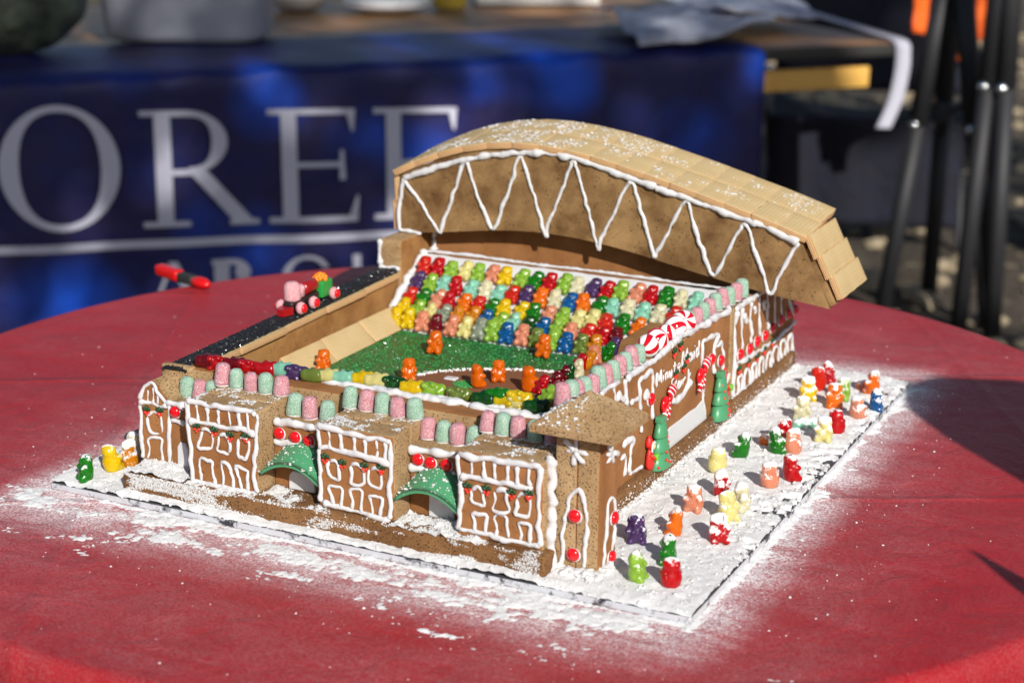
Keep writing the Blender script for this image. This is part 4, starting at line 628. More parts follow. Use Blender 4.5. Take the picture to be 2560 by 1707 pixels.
# red shell candies
mb = MB(); mb.ball((0, 0, 0), (.52, .52, .3), 16, 10); cm = mesh('red_candy', mb.v, mb.f, M['candy'])
CR = []
def rc(p, nrm, label, sz=1.):
    q = Vector(nrm).to_track_quat('Z', 'Y').to_euler(); o = place('red_candy', cm, Vector(p)+Vector(nrm)*.16, q, sz, label, 'red candy', 'red candies on the walls')
    mb = MB(); mb.ball((0, -.06, -.12), (.6, .58, .16), 12, 6); mb.build('icing_dab', M['icing'], o)
wh = ['red candy between the narrow gable and the leftmost block', 'leftmost of three red candies over the left awning', 'middle of three red candies over the left awning', 'rightmost of three red candies over the left awning', 'leftmost of three red candies over the right awning', 'middle of three red candies over the right awning', 'rightmost of three red candies over the right awning']
for p, l_ in zip(D['c_rec'], wh): rc((p[0], YL-.02, p[2]), (0, -1, 0), l_, .95)
for p, l_ in zip(D['c_tf'], ('upper red candy on the front of the corner tower', 'lower red candy on the front of the corner tower')): rc((p[0], TY0, p[2]), (0, -1, 0), l_)
for p, l_ in zip(D['c_ts'], ('upper red candy on the right side of the tower', 'lower red candy on the right side of the tower')): rc((TX1, p[1], p[2]), (1, 0, 0), l_)
wl_ = ['red candy on an icing drop nearest the tower on the right wall', 'left of two red candies under the iced arch on the right wall', 'right of two red candies under the iced arch on the right wall']+[f'red candy along the rear railing, {ORD[i]} from the corner post' for i in range(8)]
for p, l_ in zip(D['c_w'], wl_): rc((XW, p[1], p[2]), (1, 0, 0), l_, 1.05)
# gummy bears: one continuous body from blended lobes
def bear_mesh(name, seed):
    r_ = random.Random(seed); j = lambda s_: r_.uniform(-s_, s_); mb = MB()
    for (c, r) in (((0, 0, .66), (.7, .48, .62)), ((0, -.14, .64), (.58, .48, .52)), ((0, .02, 1.42), (.58, .46, .43)), ((0, -.36, 1.34), (.26, .22, .2)),
                   ((-.32+j(.03), .03, 1.68), (.19, .18, .13)), ((.32+j(.03), .03, 1.68), (.19, .18, .13)), ((-.5, -.26, .95+j(.05)), (.22, .34, .22)), ((.5, -.26, .95+j(.05)), (.22, .34, .22)),
                   ((-.4+j(.04), -.32, .28), (.28, .4, .28)), ((.4+j(.04), -.32, .28), (.28, .4, .28)), ((0, .08, .34), (.56, .4, .34)), ((0, 0, 1.1), (.58, .43, .36))):
        mb.ball(c, r, 14, 9)
    me = mesh(name, mb.v, mb.f, []) if False else mesh(name, mb.v, mb.f, [M['icing']])
    o = bpy.data.objects.new('tmp', me); col.objects.link(o); rm = o.modifiers.new('r', 'REMESH'); rm.mode = 'VOXEL'; rm.voxel_size = .0007; rm.use_smooth_shade = True; sm = o.modifiers.new('s', 'SMOOTH'); sm.factor = .5; sm.iterations = 9
    dg = bpy.context.evaluated_depsgraph_get(); dg.update(); nm = bpy.data.meshes.new_from_object(o.evaluated_get(dg)); bpy.data.objects.remove(o)
    V = np.empty(len(nm.vertices)*3); nm.vertices.foreach_get('co', V); V = V.reshape(-1, 3)/S; V += (fbm(V*1.2+seed*3.1, 2)-.5)[:, None]*.12; V[:, 2] -= V[:, 2].min(); V[:, 2] *= 2.05/V[:, 2].max(); nm.vertices.foreach_set('co', (V*S).ravel()); nm.update()
    nm.name = name; return nm
BM = [bear_mesh('gummy_bear', s_) for s_ in (1, 2, 3)]
BMC = {}
def bear(c, mats, loc, rot, sc_, label, group, kname='gummy_bear', v=None):
    v = random.randrange(3) if v is None else v; key = (c, id(mats), v)
    if key not in BMC: q = BM[v].copy(); q.materials.clear(); q.materials.append(mats[c]); BMC[key] = q
    return place(kname, BMC[key], loc, rot, sc_, label, 'gummy bear', group)
CN = dict(red='red', scarlet='bright red', darkred='dark red', orange='orange', amber='amber', yellow='yellow', cream='pale yellow', white='cream', mint='mint green', lime='lime green', green='green', darkgreen='dark green', blue='blue', purple='purple', salmon='salmon pink', grey='grey', olive='olive green')
# rows on the stand
ROWS = [('top', .70, 'scarlet red lime cream lime salmon yellow lime green red lime white purple red lime salmon red green white mint'), ('second', .49, 'purple lime mint red mint white mint scarlet purple orange white blue orange green mint white mint white scarlet mint'),
        ('third', .31, 'scarlet green salmon red orange scarlet green yellow yellow green salmon lime cream cream scarlet green orange'), ('fourth', .155, 'yellow lime cream grey amber amber blue lime mint darkgreen blue lime salmon scarlet red darkred'), ('front', .015, 'yellow yellow salmon darkred salmon cream grey lime blue salmon olive lime blue olive amber')]
for rn, t_, cs in ROWS:
    for i, c in enumerate(cs.split()):
        x = 9.55+i*1.53+random.uniform(-.08, .08); p = MS @ Vector((x, t_*L_+random.uniform(-.06, .06), -.02)); lean = math.radians(random.uniform(-36, -26) if t_ > .1 else -16)
        if rn == 'third' and c == 'yellow': pass
        bear(c, GM, p, (lean, random.uniform(-.13, .13), random.uniform(-.22, .22)), (random.uniform(1.02, 1.14), random.uniform(1.0, 1.1), random.uniform(.98, 1.1)), f'{CN[c]} gummy bear, {ORD[i]} from left in the {rn} row of the stand', 'gummy bears seated on the stand')
# bears lying along the front ledge
LB = 'darkred red darkred red red mint purple olive cream mint yellow cream darkgreen yellow lime olive darkgreen green yellow cream yellow darkgreen'.split()
for i, (c, p) in enumerate(zip(LB, D['ledge_b'])):
    y = min(p[1], 9.9 if i < 17 else 10.2); hd = random.choice((0, math.pi)); z = 10.0 + (.35 if i in (17, 20) else 0)
    bear(c, GT, (p[0]-1.0*math.cos(hd), y, z+.33), Euler((math.radians(90)*0+math.radians(-8), math.radians(90), hd), 'XYZ'), random.uniform(.92, 1.0), f'{CN[c]} gummy bear lying on the front ledge, {ORD[i]} from left' if i < 22 else '', 'gummy bears lying along the front ledge')
IB = 'red darkred lime darkred darkgreen white amber red salmon green purple'.split()
for i, (c, p) in enumerate(zip(IB, D['inner'])):
    bear(c, GT, (p[0]+.2, p[1], 9.22), (random.uniform(-.5, -.1), random.uniform(-.4, .4), random.uniform(-1.2, .6)), .85, f'{CN[c]} gummy bear on the inner right ledge, {ORD[sorted(range(11), key=lambda q: D["inner"][q][1]).index(i)]} counted from the front', 'gummy bears on the inner right ledge')
FB = ['orange gummy bear standing alone in left outfield', 'orange gummy bear standing in centre outfield before the stand', 'orange gummy bear on the mound in the middle of the dirt', 'orange gummy bear at the left front of the dirt', 'orange gummy bear at the right front of the dirt', 'orange gummy bear at the left edge of the dirt near the ledge', 'orange gummy bear half hidden behind the ledge beside the leaning wafer']
for i, (p, l_) in enumerate(zip(D['field'], FB)):
    bear('orange', GT, (p[0], p[1], 5.06 if i in (0, 1, 6) else 5.12), (random.uniform(-.05, .05), 0, (.1, -.1, .5, 2.6, 2.9, .6, .3)[i]), (1.08, 1.1, 1., 1.05, 1.15, 1.05, 1.)[i], l_, 'orange bears on the field', v=i % 3)
# bears on the board
BL = ['lime bear beside the tower foot, nearest row', 'red bear nearest the front corner of the board', 'green bear just behind the nearest red bear', 'purple bear close to the tower wall', 'orange bear standing behind the purple bear', 'streaky red bear right of the orange bear', 'pale yellow bear behind the streaky red bear', 'cream bear right of the pale yellow bear', 'salmon bear behind the orange bear', 'bright smooth red bear before the pale yellow one', 'pale yellow bear near the plinth at mid board', 'green bear standing alone near the plinth', 'orange bear lying in the sugar beside two green ones',
      'salmon bear beside the green bear at mid board', 'green bear in front of the small red one', 'red bear squeezed between green and salmon bears', 'mint bear lying buried in the sugar', 'cream bear standing behind the buried mint one', 'yellow bear standing near the rear plinth', 'bright red bear behind the yellow one', 'rearmost red bear with a thick cap of sugar', 'orange bear with sugar stripes in the rear cluster', 'lime bear hidden behind the striped orange bear', 'salmon bear lying down at the rear of the board', 'orange bear behind the blue bear', 'blue bear near the rear right corner', 'salmon bear left of the blue bear', 'pale yellow bear left of a red one near the right edge', 'red bear with a sugar shoulder near the right edge', 'salmon bear speckled with sugar near the right edge', 'red bear speckled with sugar near the right edge',
      'green bear at the left corner of the board', 'yellow bear by the left end of the plinth', 'amber bear in shade against the gabled corner', 'cream bear in shade behind the amber one']
for i, (c, x, y, k_) in enumerate(D['board_bears']):
    rot = (random.uniform(-.12, .12), random.uniform(-.1, .1), random.uniform(-3.1, 3.1)) if k_ == 's' else (math.radians(80), 0, random.uniform(1.2, 2))
    bear(c, GD, (x, y, .72 if k_ == 's' else 1.0), rot, random.uniform(1.1, 1.26), BL[i].replace(' bear', ' gummy bear', 1), 'gummy bears standing in the sugar')
# sugar trees, figures and bows on the right wall
for i, (y, zb, hgt) in enumerate(((23.5, 2.0, 4.0), (38.0, 1.9, 4.0))):
    t_ = tag(empty('sugar_tree', (XW+.55, y, zb)), ['green sugar tree on the right wall nearest the tower', 'green sugar tree on the right wall by the corner post'][i], 'sugar tree', 'sugar trees')
    for k_, (r0, r1, z0, z1) in enumerate(((1.5, 1.05, 0, 1.5), (1.25, .8, 1.45, 2.7), (1.0, .6, 2.65, hgt))):
        mb = MB(); Mx = Matrix.Diagonal((.55, 1, 1, 1)); mb.lathe([(.02, z0), (r0, z0), (r0+.02, z0+.1), (r1, z1), (.02, z1+.02)], 22, M=Mx.to_3x3()); mb.build('tier', M['fond'], t_)
    mb = MB(); mb.slab(-.3, .35, -.65, .45, hgt-.12, hgt+.4, .08, .4, .02); mb.build('tip', M['fond'], t_)
    for q in range(7):
        a = random.uniform(-1.1, 1.1); z = (.3, .8, 1.4, 2.0, 2.6, 3.2, .5)[q]; r = 1.5-.25*z; mb = MB(); mb.ball((.6*r*math.cos(a), r*math.sin(a), z), .13, 8, 6); mb.build('bauble', M['hred'], t_)
for i, (y, zb) in enumerate(((22.1, 2.3), (39.6, 3.2))):
    t_ = tag(empty('sugar_figure', (XW+.35, y, zb)), ['small sugar figure in a red hooded coat left of the nearer tree', 'small sugar figure in a red hood right of the farther tree'][i], 'sugar figure', 'sugar figures'); t_.scale = (.85,)*3; t_.location.y -= .003 if i == 0 else -.002
    mb = MB(); mb.lathe([(.02, 0), (.62, .05), (.7, .5), (.6, 1.3), (.42, 1.9), (.3, 2.05), (.02, 2.1)], 14, M=Matrix.Diagonal((.6, 1, 1)).to_3x3()); mb.build('coat', M['redcoat'], t_)
    mb = MB(); mb.ball((.18, .08, 2.3), (.32, .36, .38), 12, 8); mb.build('face', M['skin'], t_)
    mb = MB(); mb.lathe([(.02, 2.2), (.5, 2.25), (.52, 2.6), (.4, 3.0), (.15, 3.35), (.02, 3.4)], 12, c=(-.08, -.12, 0), M=Matrix.Diagonal((.75, .95, 1)).to_3x3()); mb.build('hood', M['redcoat'], t_)
    mb = MB(); mb.tube(smooth_poly([(.3, -.3, 1.8), (.34, -.36, 2.3), (.34, -.15, 2.68), (.34, .2, 2.7), (.32, .42, 2.45)], .12), .12, 7); mb.build('hood_trim', M['icing'], t_)
    mb = MB(); mb.slab(.25, .7, .1, .8, .75, 1.45, .1, .3, .02); mb.build('parcel', M['greenb'], t_)
    mb = MB(); mb.tube([(.2, -.4, 1.6), (.45, -.2, 1.2), (.55, .15, 1.0)], [.2, .17, .12], 8); mb.build('sleeve', M['redcoat'], t_)
for i, (y, z) in enumerate(((25.6, 7.2), (33.9, 7.4))):
    t_ = tag(empty('sugar_bow', (XW+.2, y, z)), ['red sugar bow with white stripes below the first piped word', 'red sugar bow with white stripes by the iced arch'][i], 'sugar bow', 'sugar bows')
    for (c, r) in (((.1, -.6, -.35), (.3, .75, .75)), ((.15, .75, .5), (.3, .8, .6))): mb = MB(); mb.ball(c, r, 14, 9); mb.build('loop', M['stripe'] if c[1] > 0 else M['candy'], t_)
    mb = MB(); mb.ball((.28, 0, 0), (.22, .32, .32), 10, 7); mb.build('knot', M['candy'], t_)
    for dy in (-.9, -.2): mb = MB(); mb.tube([(.15, dy*.4, -.2), (.22, dy, -1.0), (.15, dy-.1, -1.7)], [.22, .26, .2], 8); mb.build('tail', M['stripe'], t_)
# candy train on the track
tp_ = WL @ Vector((21.4, .25, 9.85)); tn = tag(empty('candy_train', tp_, ang), 'candy train with gumdrop cab and orange bead cargo on the black track', 'candy train')
mb = MB(); mb.slab(-3.6, 1.4, -.55, .55, .45, 1.15, .25, .4, .03); mb.build('licorice_base', M['licorice'], tn)
mb = MB(); Rm = Matrix.Rotation(math.radians(90), 3, 'Y'); mb.lathe([(.02, 0), (.6, 0), (.64, .2), (.64, 2.0), (.6, 2.1), (.02, 2.1)], 14, c=(-1.0, 0, 1.75), M=Rm)
o = mb.build('boiler', M['twist'], tn)
mb = MB(); mb.lathe([(.02, 0), (.7, 0), (.8, .2), (.75, 1.4), (.5, 1.7), (.02, 1.75)], 16, c=(-2.7, 0, 1.1)); mb.build('cab', M['redwafer'], tn)
mb = MB(); mb.lathe([(.02, 0), (.55, 0), (.58, .9), (.3, 1.1), (.02, 1.1)], 14, c=(-1.55, 0, 1.25)); mb.build('dome', M['redwafer'], tn)
mb = MB(); mb.slab(1.5, 3.5, -.75, .75, .35, 1.9, .15, .4, .02); bx_ = mb.build('cargo_box', M['gpl'], tn)
for q in range(18):
    mb = MB(); a = q*2.4; r = .62*math.sqrt(q/18); mb.ball((2.45+r*math.cos(a)*1.1, r*math.sin(a), 1.95+.45*(1-q/18)), .24, 8, 6); mb.build('orange_bead', M['bead'], tn)
for x in (-3.0, -.7, 3.1):
    for sg in (-1, 1):
        mb = MB(); Rw = Matrix.Rotation(math.radians(90), 3, 'X'); mb.lathe([(.02, -.28), (.5, -.28), (.6, 0), (.5, .28), (.02, .28)], 14, c=(x, sg*1.05, .55), M=Rw); wq = mb.build('wheel', M['redwafer'], tn); mb = MB(); mb.ball((x, sg*1.42, .55), (.42, .25, .42), 12, 8); mb.build('hub_candy', M['candy'], wq)
mb = MB(); mb.prism([(-3.7, -.7), (-4.9, -.35), (-4.9, .35), (-3.7, .7)], 'z', .1, .75); mb.build('cowcatcher', M['twist'], tn, smooth=False)
# red and black tool on the far edge of the table
kn = tag(empty('craft_knife', (-31.2, 60.6, .72), math.atan2(-2.9, 9.2)), 'red and black craft knife lying at the far edge of the table', 'craft knife')
M['redpl'] = simple('red_plastic', lin(200, 16, 18), .25); M['blkpl'] = simple('black_grip', lin(40, 40, 38), .6)
mb = MB(); mb.slab(-5.2, -.8, -.75, .75, -.68, .7, .4, .6, 0, M=Matrix.Rotation(.03, 4, 'Y')); mb.build('handle', M['redpl'], kn)
mb = MB(); mb.slab(-.9, 2.0, -.62, .62, -.6, .6, .3, .6, 0); mb.build('grip', M['blkpl'], kn)
mb = MB(); mb.ball((3.2, 0, -.02), (1.7, .85, .68), 14, 9); mb.build('cap', M['redpl'], kn)
# ------------------------------------------------------------------ banner table behind
BA, BR = (-167.2, 180.7, 0), math.radians(49.2)
M['wood'] = (lambda a: (a.set('Base Color', a.mix(a.noise(3., 5, .6, a.n('ShaderNodeMapping', {'Vector': a.co(), 'Scale': (1, 9, 1)}).outputs[0]), lin(176, 130, 80), lin(120, 82, 46))), a.m)[1])(NM('plywood', rough=.45))
bt = tag(empty('long_table', (BA[0], BA[1], -74), BR), 'long wooden table behind, covered by a dark blue printed banner', 'table')
for i, (x0, x1) in enumerate(((-75, 86), (86.6, 230))):
    for j, (y0, y1) in enumerate(((3.5, 77), (77.6, 160))): mb = MB(); mb.slab(x0, x1, y0, y1, 71, 73.7, .4, 12, 0); mb.build('table_board', M['wood'], bt)
mb = MB(); mb.slab(187, 230.3, 2.6, 4.4, 70.6, 73.6, .3, 10, 0); mb.build('edge_strip', M['blkpl'], bt)
M['beam'] = simple('yellow_wood', lin(216, 168, 84), .55, 30, .2)
mb = MB(); mb.slab(187, 222, 7, 9.5, 62, 67.5, .4, 10, 0); mb.build('apron_beam', M['beam'], bt)
for (x, y) in ((-70, 10), (80, 10), (182, 12), (224, 70), (-70, 150), (182, 150)):
    mb = MB(); mb.tube([(x, y, 71), (x, y, -.5)], 1.6, 8); mb.build('leg', M['metal'], bt)
# banner draped over the front
def m_banner():
    a = NM('printed_vinyl', rough=.5, Specular_IOR_Level=.3); co = a.co(); v = a.n('ShaderNodeTexVoronoi', {'Vector': a.n('ShaderNodeMapping', {'Vector': co, 'Scale': (1, .2, 1)}).outputs[0], 'Scale': 4.2, 'Smoothness': 1.}, feature='SMOOTH_F1')
    big = a.noise(3.2, 3, .5); f = a.math('MULTIPLY', a.ramp(v.outputs['Distance'], [(.08, G4(1)), (.42, G4(0))]), a.ramp(big, [(.34, G4(0)), (.55, G4(1))]))
    base = a.mix(a.ramp(a.noise(6, 3), [(.35, G4(0)), (.7, G4(1))]), lin(22, 30, 88), lin(34, 26, 66)); a.set('Base Color', a.mix(f, base, lin(18, 84, 214))); a.bump(a.math('ADD', a.noise(7, 2), a.math('MULTIPLY', a.noise(22, 3), .35)), .5, .012); return a.m
M['banner'] = m_banner(); M['print'] = simple('white_print', lin(190, 190, 206), .8, Specular_IOR_Level=.1)
bn = tag(empty('banner', (BA[0], BA[1], -74), BR), 'dark blue printed banner with large pale serif letters draped over the long table', 'banner')
bx = np.linspace(-74, 186, 150); pf = [(56, 74.05), (50, 74.1), (42, 74.1), (34, 74.1), (28, 74.1), (22, 74.1), (16, 74.1), (8, 74.1), (4, 74.1), (2.2, 74.0), (1.0, 73.5), (.3, 72.6), (0, 71)]+[(0, 71-2.2*i) for i in range(1, 32)]
X = np.repeat(bx[:, None], len(pf), 1); Yq = np.array([p[0] for p in pf])[None]+0*X; Zq = np.array([p[1] for p in pf])[None]+0*X
fall = np.clip((71-Zq)/60, 0, 1); Yq = Yq - fall*(1.2*np.sin(X*.09+1)+.8*np.sin(X*.21))-fall*1.2 + (Zq < 73)*(.5*vnoise(p3(X*.12, Zq*.08, 3))) ; Zq = Zq+(Yq > 3)*(fbm(p3(X*.07, Yq*.07, 6), 3))*1.1+(np.abs(Yq-2) < 2.2)*.5*np.sin(X*.33)*vnoise(p3(X*.1, 0, 5))
mb = MB(); mb.grid(X, Yq, Zq); o = mb.build('vinyl_sheet', M['banner'], bn); so = o.modifiers.new('t', 'SOLIDIFY'); so.thickness = .0012; so.offset = 1
def bpos(l, z):      # point on the banner face just in front of the sheet
    fa = min(max((-3-z)/60, 0), 1); return (l, -(fa*(1.2*math.sin(l*.09+1)+.8*math.sin(l*.21))+fa*1.2)-.35, 74+z)
def letter(name, strokes):
    mb = MB()
    for k_, q in enumerate(strokes):       # q: list of quads chained as (left,right) pairs
        n_ = len(q); off = .05*k_; V = [];
        for (a, b) in q:
            for p in (a, b): x, y, z = bpos(*p); V.append((x, y-off-.05, z))
        for (a, b) in q:
            for p in (a, b): x, y, z = bpos(*p); V.append((x, y-off, z))
        F = [(2*i, 2*i+1, 2*i+3, 2*i+2) for i in range(n_-1)]; mb.add(V, F+[tuple(j+2*n_ for j in f[::-1]) for f in F])
    return mb.build(name, M['print'], bn, smooth=False)
slp = -.038
def LZ(l, z): return (l, z+slp*(l-29))
def bar(x0, z0, x1, z1, w0, w1=None, n_=10, horiz=False):
    w1 = w1 or w0; q = []
    for i in range(n_+1):
        t = i/n_; x, z, w = x0+(x1-x0)*t, z0+(z1-z0)*t, w0+(w1-w0)*t
        q.append((LZ(x, z+w/2), LZ(x, z-w/2)) if horiz else (LZ(x-w/2, z), LZ(x+w/2, z)))
    return q
def arcq(cx, cz, rx, rz, a0, a1, tmin, tmax, n_=48):
    q = []
    for i in range(n_+1):
        a = a0+(a1-a0)*i/n_; t = tmin+(tmax-tmin)*abs(math.cos(a))**1.3; ox, oz = cx+rx*math.cos(a), cz+rz*math.sin(a); ix, iz = cx+(rx-t)*math.cos(a), cz+(rz-tmin*1.0)*math.sin(a); q.append((LZ(ox, oz), LZ(ix, iz)))
    return q
zt_, zb_ = -7.4, -33.3
letter('letter', [arcq(11.2, -19.6, 12.9, 13.7, 0, 2*math.pi, 1.5, 4.2)])
def Rr(x, w, h0, h1):
    st_ = 3.6; xs = x+w*.2
    return [bar(xs, h0, xs, h1, st_), bar(x, h0-.6, x+w*.45, h0-.6, 1.2, horiz=True), bar(x, h1+.6, x+w*.42, h1+.6, 1.2, horiz=True), arcq(xs+w*.22, h0-(h0-h1)*.27, w*.36, (h0-h1)*.27, -math.pi/2, math.pi/2, 1.3, 3.6, 24), bar(xs, h0-(h0-h1)*.53, xs+w*.25, h0-(h0-h1)*.53, 1.3, horiz=True), bar(xs, h0-.65, xs+w*.25, h0-.65, 1.3, horiz=True), bar(xs+w*.3, h0-(h0-h1)*.52, x+w*.93, h1+.2, 4.2, 4.6), bar(x+w*.78, h1+.6, x+w*1.05, h1+.6, 1.2, horiz=True)]
def Ee(x, w, h0, h1):
    xs = x+w*.24
    return [bar(xs, h0, xs, h1, 3.6), bar(x, h0-.6, x+w*.95, h0-.6, 1.25, horiz=True), bar(x, h1+.65, x+w*.95, h1+.65, 1.35, horiz=True), bar(xs, (h0+h1)/2+.3, x+w*.82, (h0+h1)/2+.3, 1.2, horiz=True), bar(x+w*.95, h0, x+w*.97, h0-5.2, 2.4, .5), bar(x+w*.95, h1, x+w*1.02, h1+6, 2.6, .4), bar(x+w*.84, (h0+h1)/2+3.6, x+w*.84, (h0+h1)/2-3.2, .9, 1.5)]
letter('letter', Rr(28.6, 25, zt_, zb_)); letter('letter', Ee(57.2, 20.5, zt_, zb_)); letter('letter', Ee(82.2, 20.5, zt_, zb_))
letter('printed_rule', [bar(-73, -37.0, 150, -37.0, 1.8, n_=60, horiz=True)])
h0, h1 = -41.3, -53
letter('letter', [bar(34.4, h0, 29.5, h1, .9, 1.0), bar(34.6, h0, 40.0, h1, 2.0, 2.2), bar(31.2, h1+4, 38, h1+4, .9, horiz=True)]); letter('letter', Rr(43.5, 11.5, h0, h1)); letter('letter', [arcq(65.5, (h0+h1)/2, 6.2, 6.2, .6, 2*math.pi-.6, .8, 2.0)]); letter('letter', [bar(77.5, h0, 77.5, h1, 2.0), bar(87, h0, 87, h1, 2.0), bar(77.5, (h0+h1)/2, 87, (h0+h1)/2, .9, horiz=True)])
# things on the long table
def on_table(name, l, m_, label, cat, rz=0):
    e_ = Vector((math.cos(BR), math.sin(BR), 0)); n_ = Vector((-math.sin(BR), math.cos(BR), 0)); return tag(empty(name, Vector(BA)+e_*l+n_*m_+Vector((0, 0, .0)), BR+rz), label, cat)
M['steel'] = (lambda a: (a.set('Base Color', a.mix(a.noise(9, 3), lin(150, 154, 168), lin(190, 194, 206))), a.m)[1])(NM('dull_steel', rough=.45, Metallic=.15))
bs = on_table('steel_basin', 55, 62, 'large grey metal basin standing on the long table', 'basin', -.42)
def rbox_lathe(mb, prof, n_=40, ex=4.5, ax=1., ay=.75):
    V = [];
    for (r, z) in prof:
        for j in range(n_):
            a = 2*math.pi*j/n_; c, s_ = math.cos(a), math.sin(a); k_ = (abs(c)**ex+abs(s_)**ex)**(-1/ex); V.append((r*c*k_*ax, r*s_*k_*ay, z))
    K = len(prof); mb.add(V, [(i*n_+j, i*n_+(j+1) % n_, (i+1)*n_+(j+1) % n_, (i+1)*n_+j) for i in range(K-1) for j in range(n_)]+[tuple(range(n_))[::-1]])
mb = MB(); rbox_lathe(mb, [(17, .8), (19, 1.4), (20, 3), (21.5, 22), (22.5, 23), (22.4, 23.6), (21, 23), (19.3, 4), (18, 2), (.5, 1.8)]); mb.build('pan', M['steel'], bs)
mb = MB(); mb.tube(smooth_poly([(-22, -4, 22), (-26, -4, 22.5), (-26, 4, 22.5), (-22, 4, 22)], 1), .5, 6); mb.build('handle', M['steel'], bs)
def m_bag(name, c1, c2, r=.4):
    a = NM(name, rough=r); a.set('Base Color', a.mix(a.ramp(a.noise(9, 4, .6), [(.4, G4(0)), (.65, G4(1))]), c1, c2)); a.bump(a.noise(30, 4), .6, .01); return a.m
bg_ = on_table('dark_bag', 2, 42, 'crumpled dark green-black bag at the left end of the long table', 'bag')
mb = MB(); mb.ball((0, 0, 13), (24, 15, 14), 36, 24); V = np.array(mb.v); V += ((fbm(V*.09+4, 4)-.5)[:, None])*9; V[:, 2] = np.maximum(V[:, 2], 1); mb.v = [tuple(p) for p in V]; mb.build('bag_body', m_bag('dark_sack', lin(22, 26, 22), lin(88, 98, 82)), bg_)
mb = MB(); mb.ball((-6, -3, 27), (7, 5, 6), 18, 12); V = np.array(mb.v); V += ((fbm(V*.2+4, 3)-.5)[:, None])*5; mb.v = [tuple(p) for p in V]; mb.build('bag_neck', m_bag('dark_sack_neck', lin(20, 24, 20), lin(60, 70, 60)), bg_)
M['china'] = simple('white_china', lin(206, 206, 210), .25); M['navypl'] = simple('navy_glaze', lin(30, 30, 64), .3); M['yel'] = simple('yellow_tub', lin(200, 170, 60), .5); M['pinkp'] = simple('pink_print', lin(216, 120, 140), .6); M['paper'] = simple('white_paper', lin(214, 212, 210), .7)
for nm, l, m_, lab, prof, rim in (('bowl', 102, 127, 'white bowl with a navy rim behind the metal basin', [(5, .4), (6, .8), (10, 4), (12, 7.5), (11.4, 7.5), (9, 4), (4, 1.5), (.3, 1.3)], 'navypl'), ('plate_stack', 126, 116, 'stacked pale plates near the middle of the long table', [(7, .4), (9, .8), (13, 2.2), (13, 2.8), (9.5, 2.6), (13, 3.6), (13, 4.2), (9, 4), (.3, 3.8)], 'china')):
    t_ = on_table(nm, l, m_, lab, nm.replace('_', ' ')); mb = MB(); mb.lathe(prof, 30); mb.build('dish', M['china'], t_); mb = MB(); mb.lathe([(prof[0][0]-.2, .25), (prof[0][0]+.6, .3), (prof[0][0]+.6, 1.0), (prof[0][0], 1.1)], 30); mb.build('foot_rim', M[rim], t_)
t_ = on_table('food_tub', 147, 119, 'small yellow tub with a pale lid on the long table', 'tub'); mb = MB(); mb.lathe([(.3, .3), (4.6, .3), (4.9, .8), (5.4, 7), (5.2, 7.2), (.3, 7.2)], 24); mb.build('tub', M['yel'], t_); mb = MB(); mb.lathe([(.3, 7.3), (5.8, 7.3), (5.9, 8.2), (.3, 8.4)], 24); mb.build('lid', M['china'], t_)
t_ = on_table('carton', 179, 128, 'white carton with pink printed bands at the back of the table', 'carton', -.3); mb = MB(); mb.slab(-19, 19, -9, 9, .3, 12, .4, 8, 0); mb.build('box', M['paper'], t_)
for z in (4.5, 7.5): mb = MB(); mb.slab(-17, 17, -9.3, -9.05, z, z+1.3, .05, 8, 0); mb.build('printed_band', M['pinkp'], t_)
def cloth_obj(name, l0, l1, m0, m1, z, amp, mat, label, cat, seed, drop_=0., skew=0.):
    X, Y = np.meshgrid(np.linspace(l0, l1, 40), np.linspace(m0, m1, 40), indexing='ij'); Zc = z+fbm(p3(X*.06+seed, Y*.06, seed), 4)*amp; s_ = (Y-m0)/(m1-m0); X2 = X+skew*s_
    front = np.clip(4-Y, 0, 100); Zc = Zc-front*drop_; 
    o = empty(name, (BA[0], BA[1], 0), BR); mb = MB(); mb.grid(X2, Y, Zc); c_ = mb.build('fabric', mat, o); so = c_.modifiers.new('t', 'SOLIDIFY'); so.thickness = .003; return tag(o, label, cat)
M['greycl'] = m_bag('grey_cloth', lin(146, 148, 162), lin(196, 198, 210), .8); M['whitecl'] = m_bag('white_cloth', lin(214, 214, 224), lin(234, 234, 242), .8)
cloth_obj('grey_cloth', 151, 189, 1.2, 58, 1.3, 9, M['greycl'], 'crumpled grey cloth on the right end of the banner', 'cloth', 3, .6, 14)
cloth_obj('white_cloth', 190, 222, 30, 112, .8, 9, M['whitecl'], 'crumpled white cloth on the bare right end of the table', 'cloth', 7, 0, 12)
M['strap'] = simple('white_webbing', lin(176, 176, 190), .7)
st_ = tag(empty('white_strap', (BA[0], BA[1], 0), BR), 'white strap hanging over the right end of the long table', 'strap')
mb = MB(); Q = smooth_poly([(206, 60, 9), (214, 44, 7), (221, 26, 4), (226, 10, 1.6), (227.6, 2.2, .3), (228, 1.2, -3), (227.6, .8, -8), (226, .6, -15), (223, .8, -22)], 1); V = []
for q in Q: V += [(q.x-1.8, q.y+.76, q.z), (q.x+1.8, q.y-.76, q.z)]
mb.add(V, [(2*i, 2*i+1, 2*i+3, 2*i+2) for i in range(len(Q)-1)]); o = mb.build('strap_band', M['strap'], st_); so = o.modifiers.new('t', 'SOLIDIFY'); so.thickness = .002
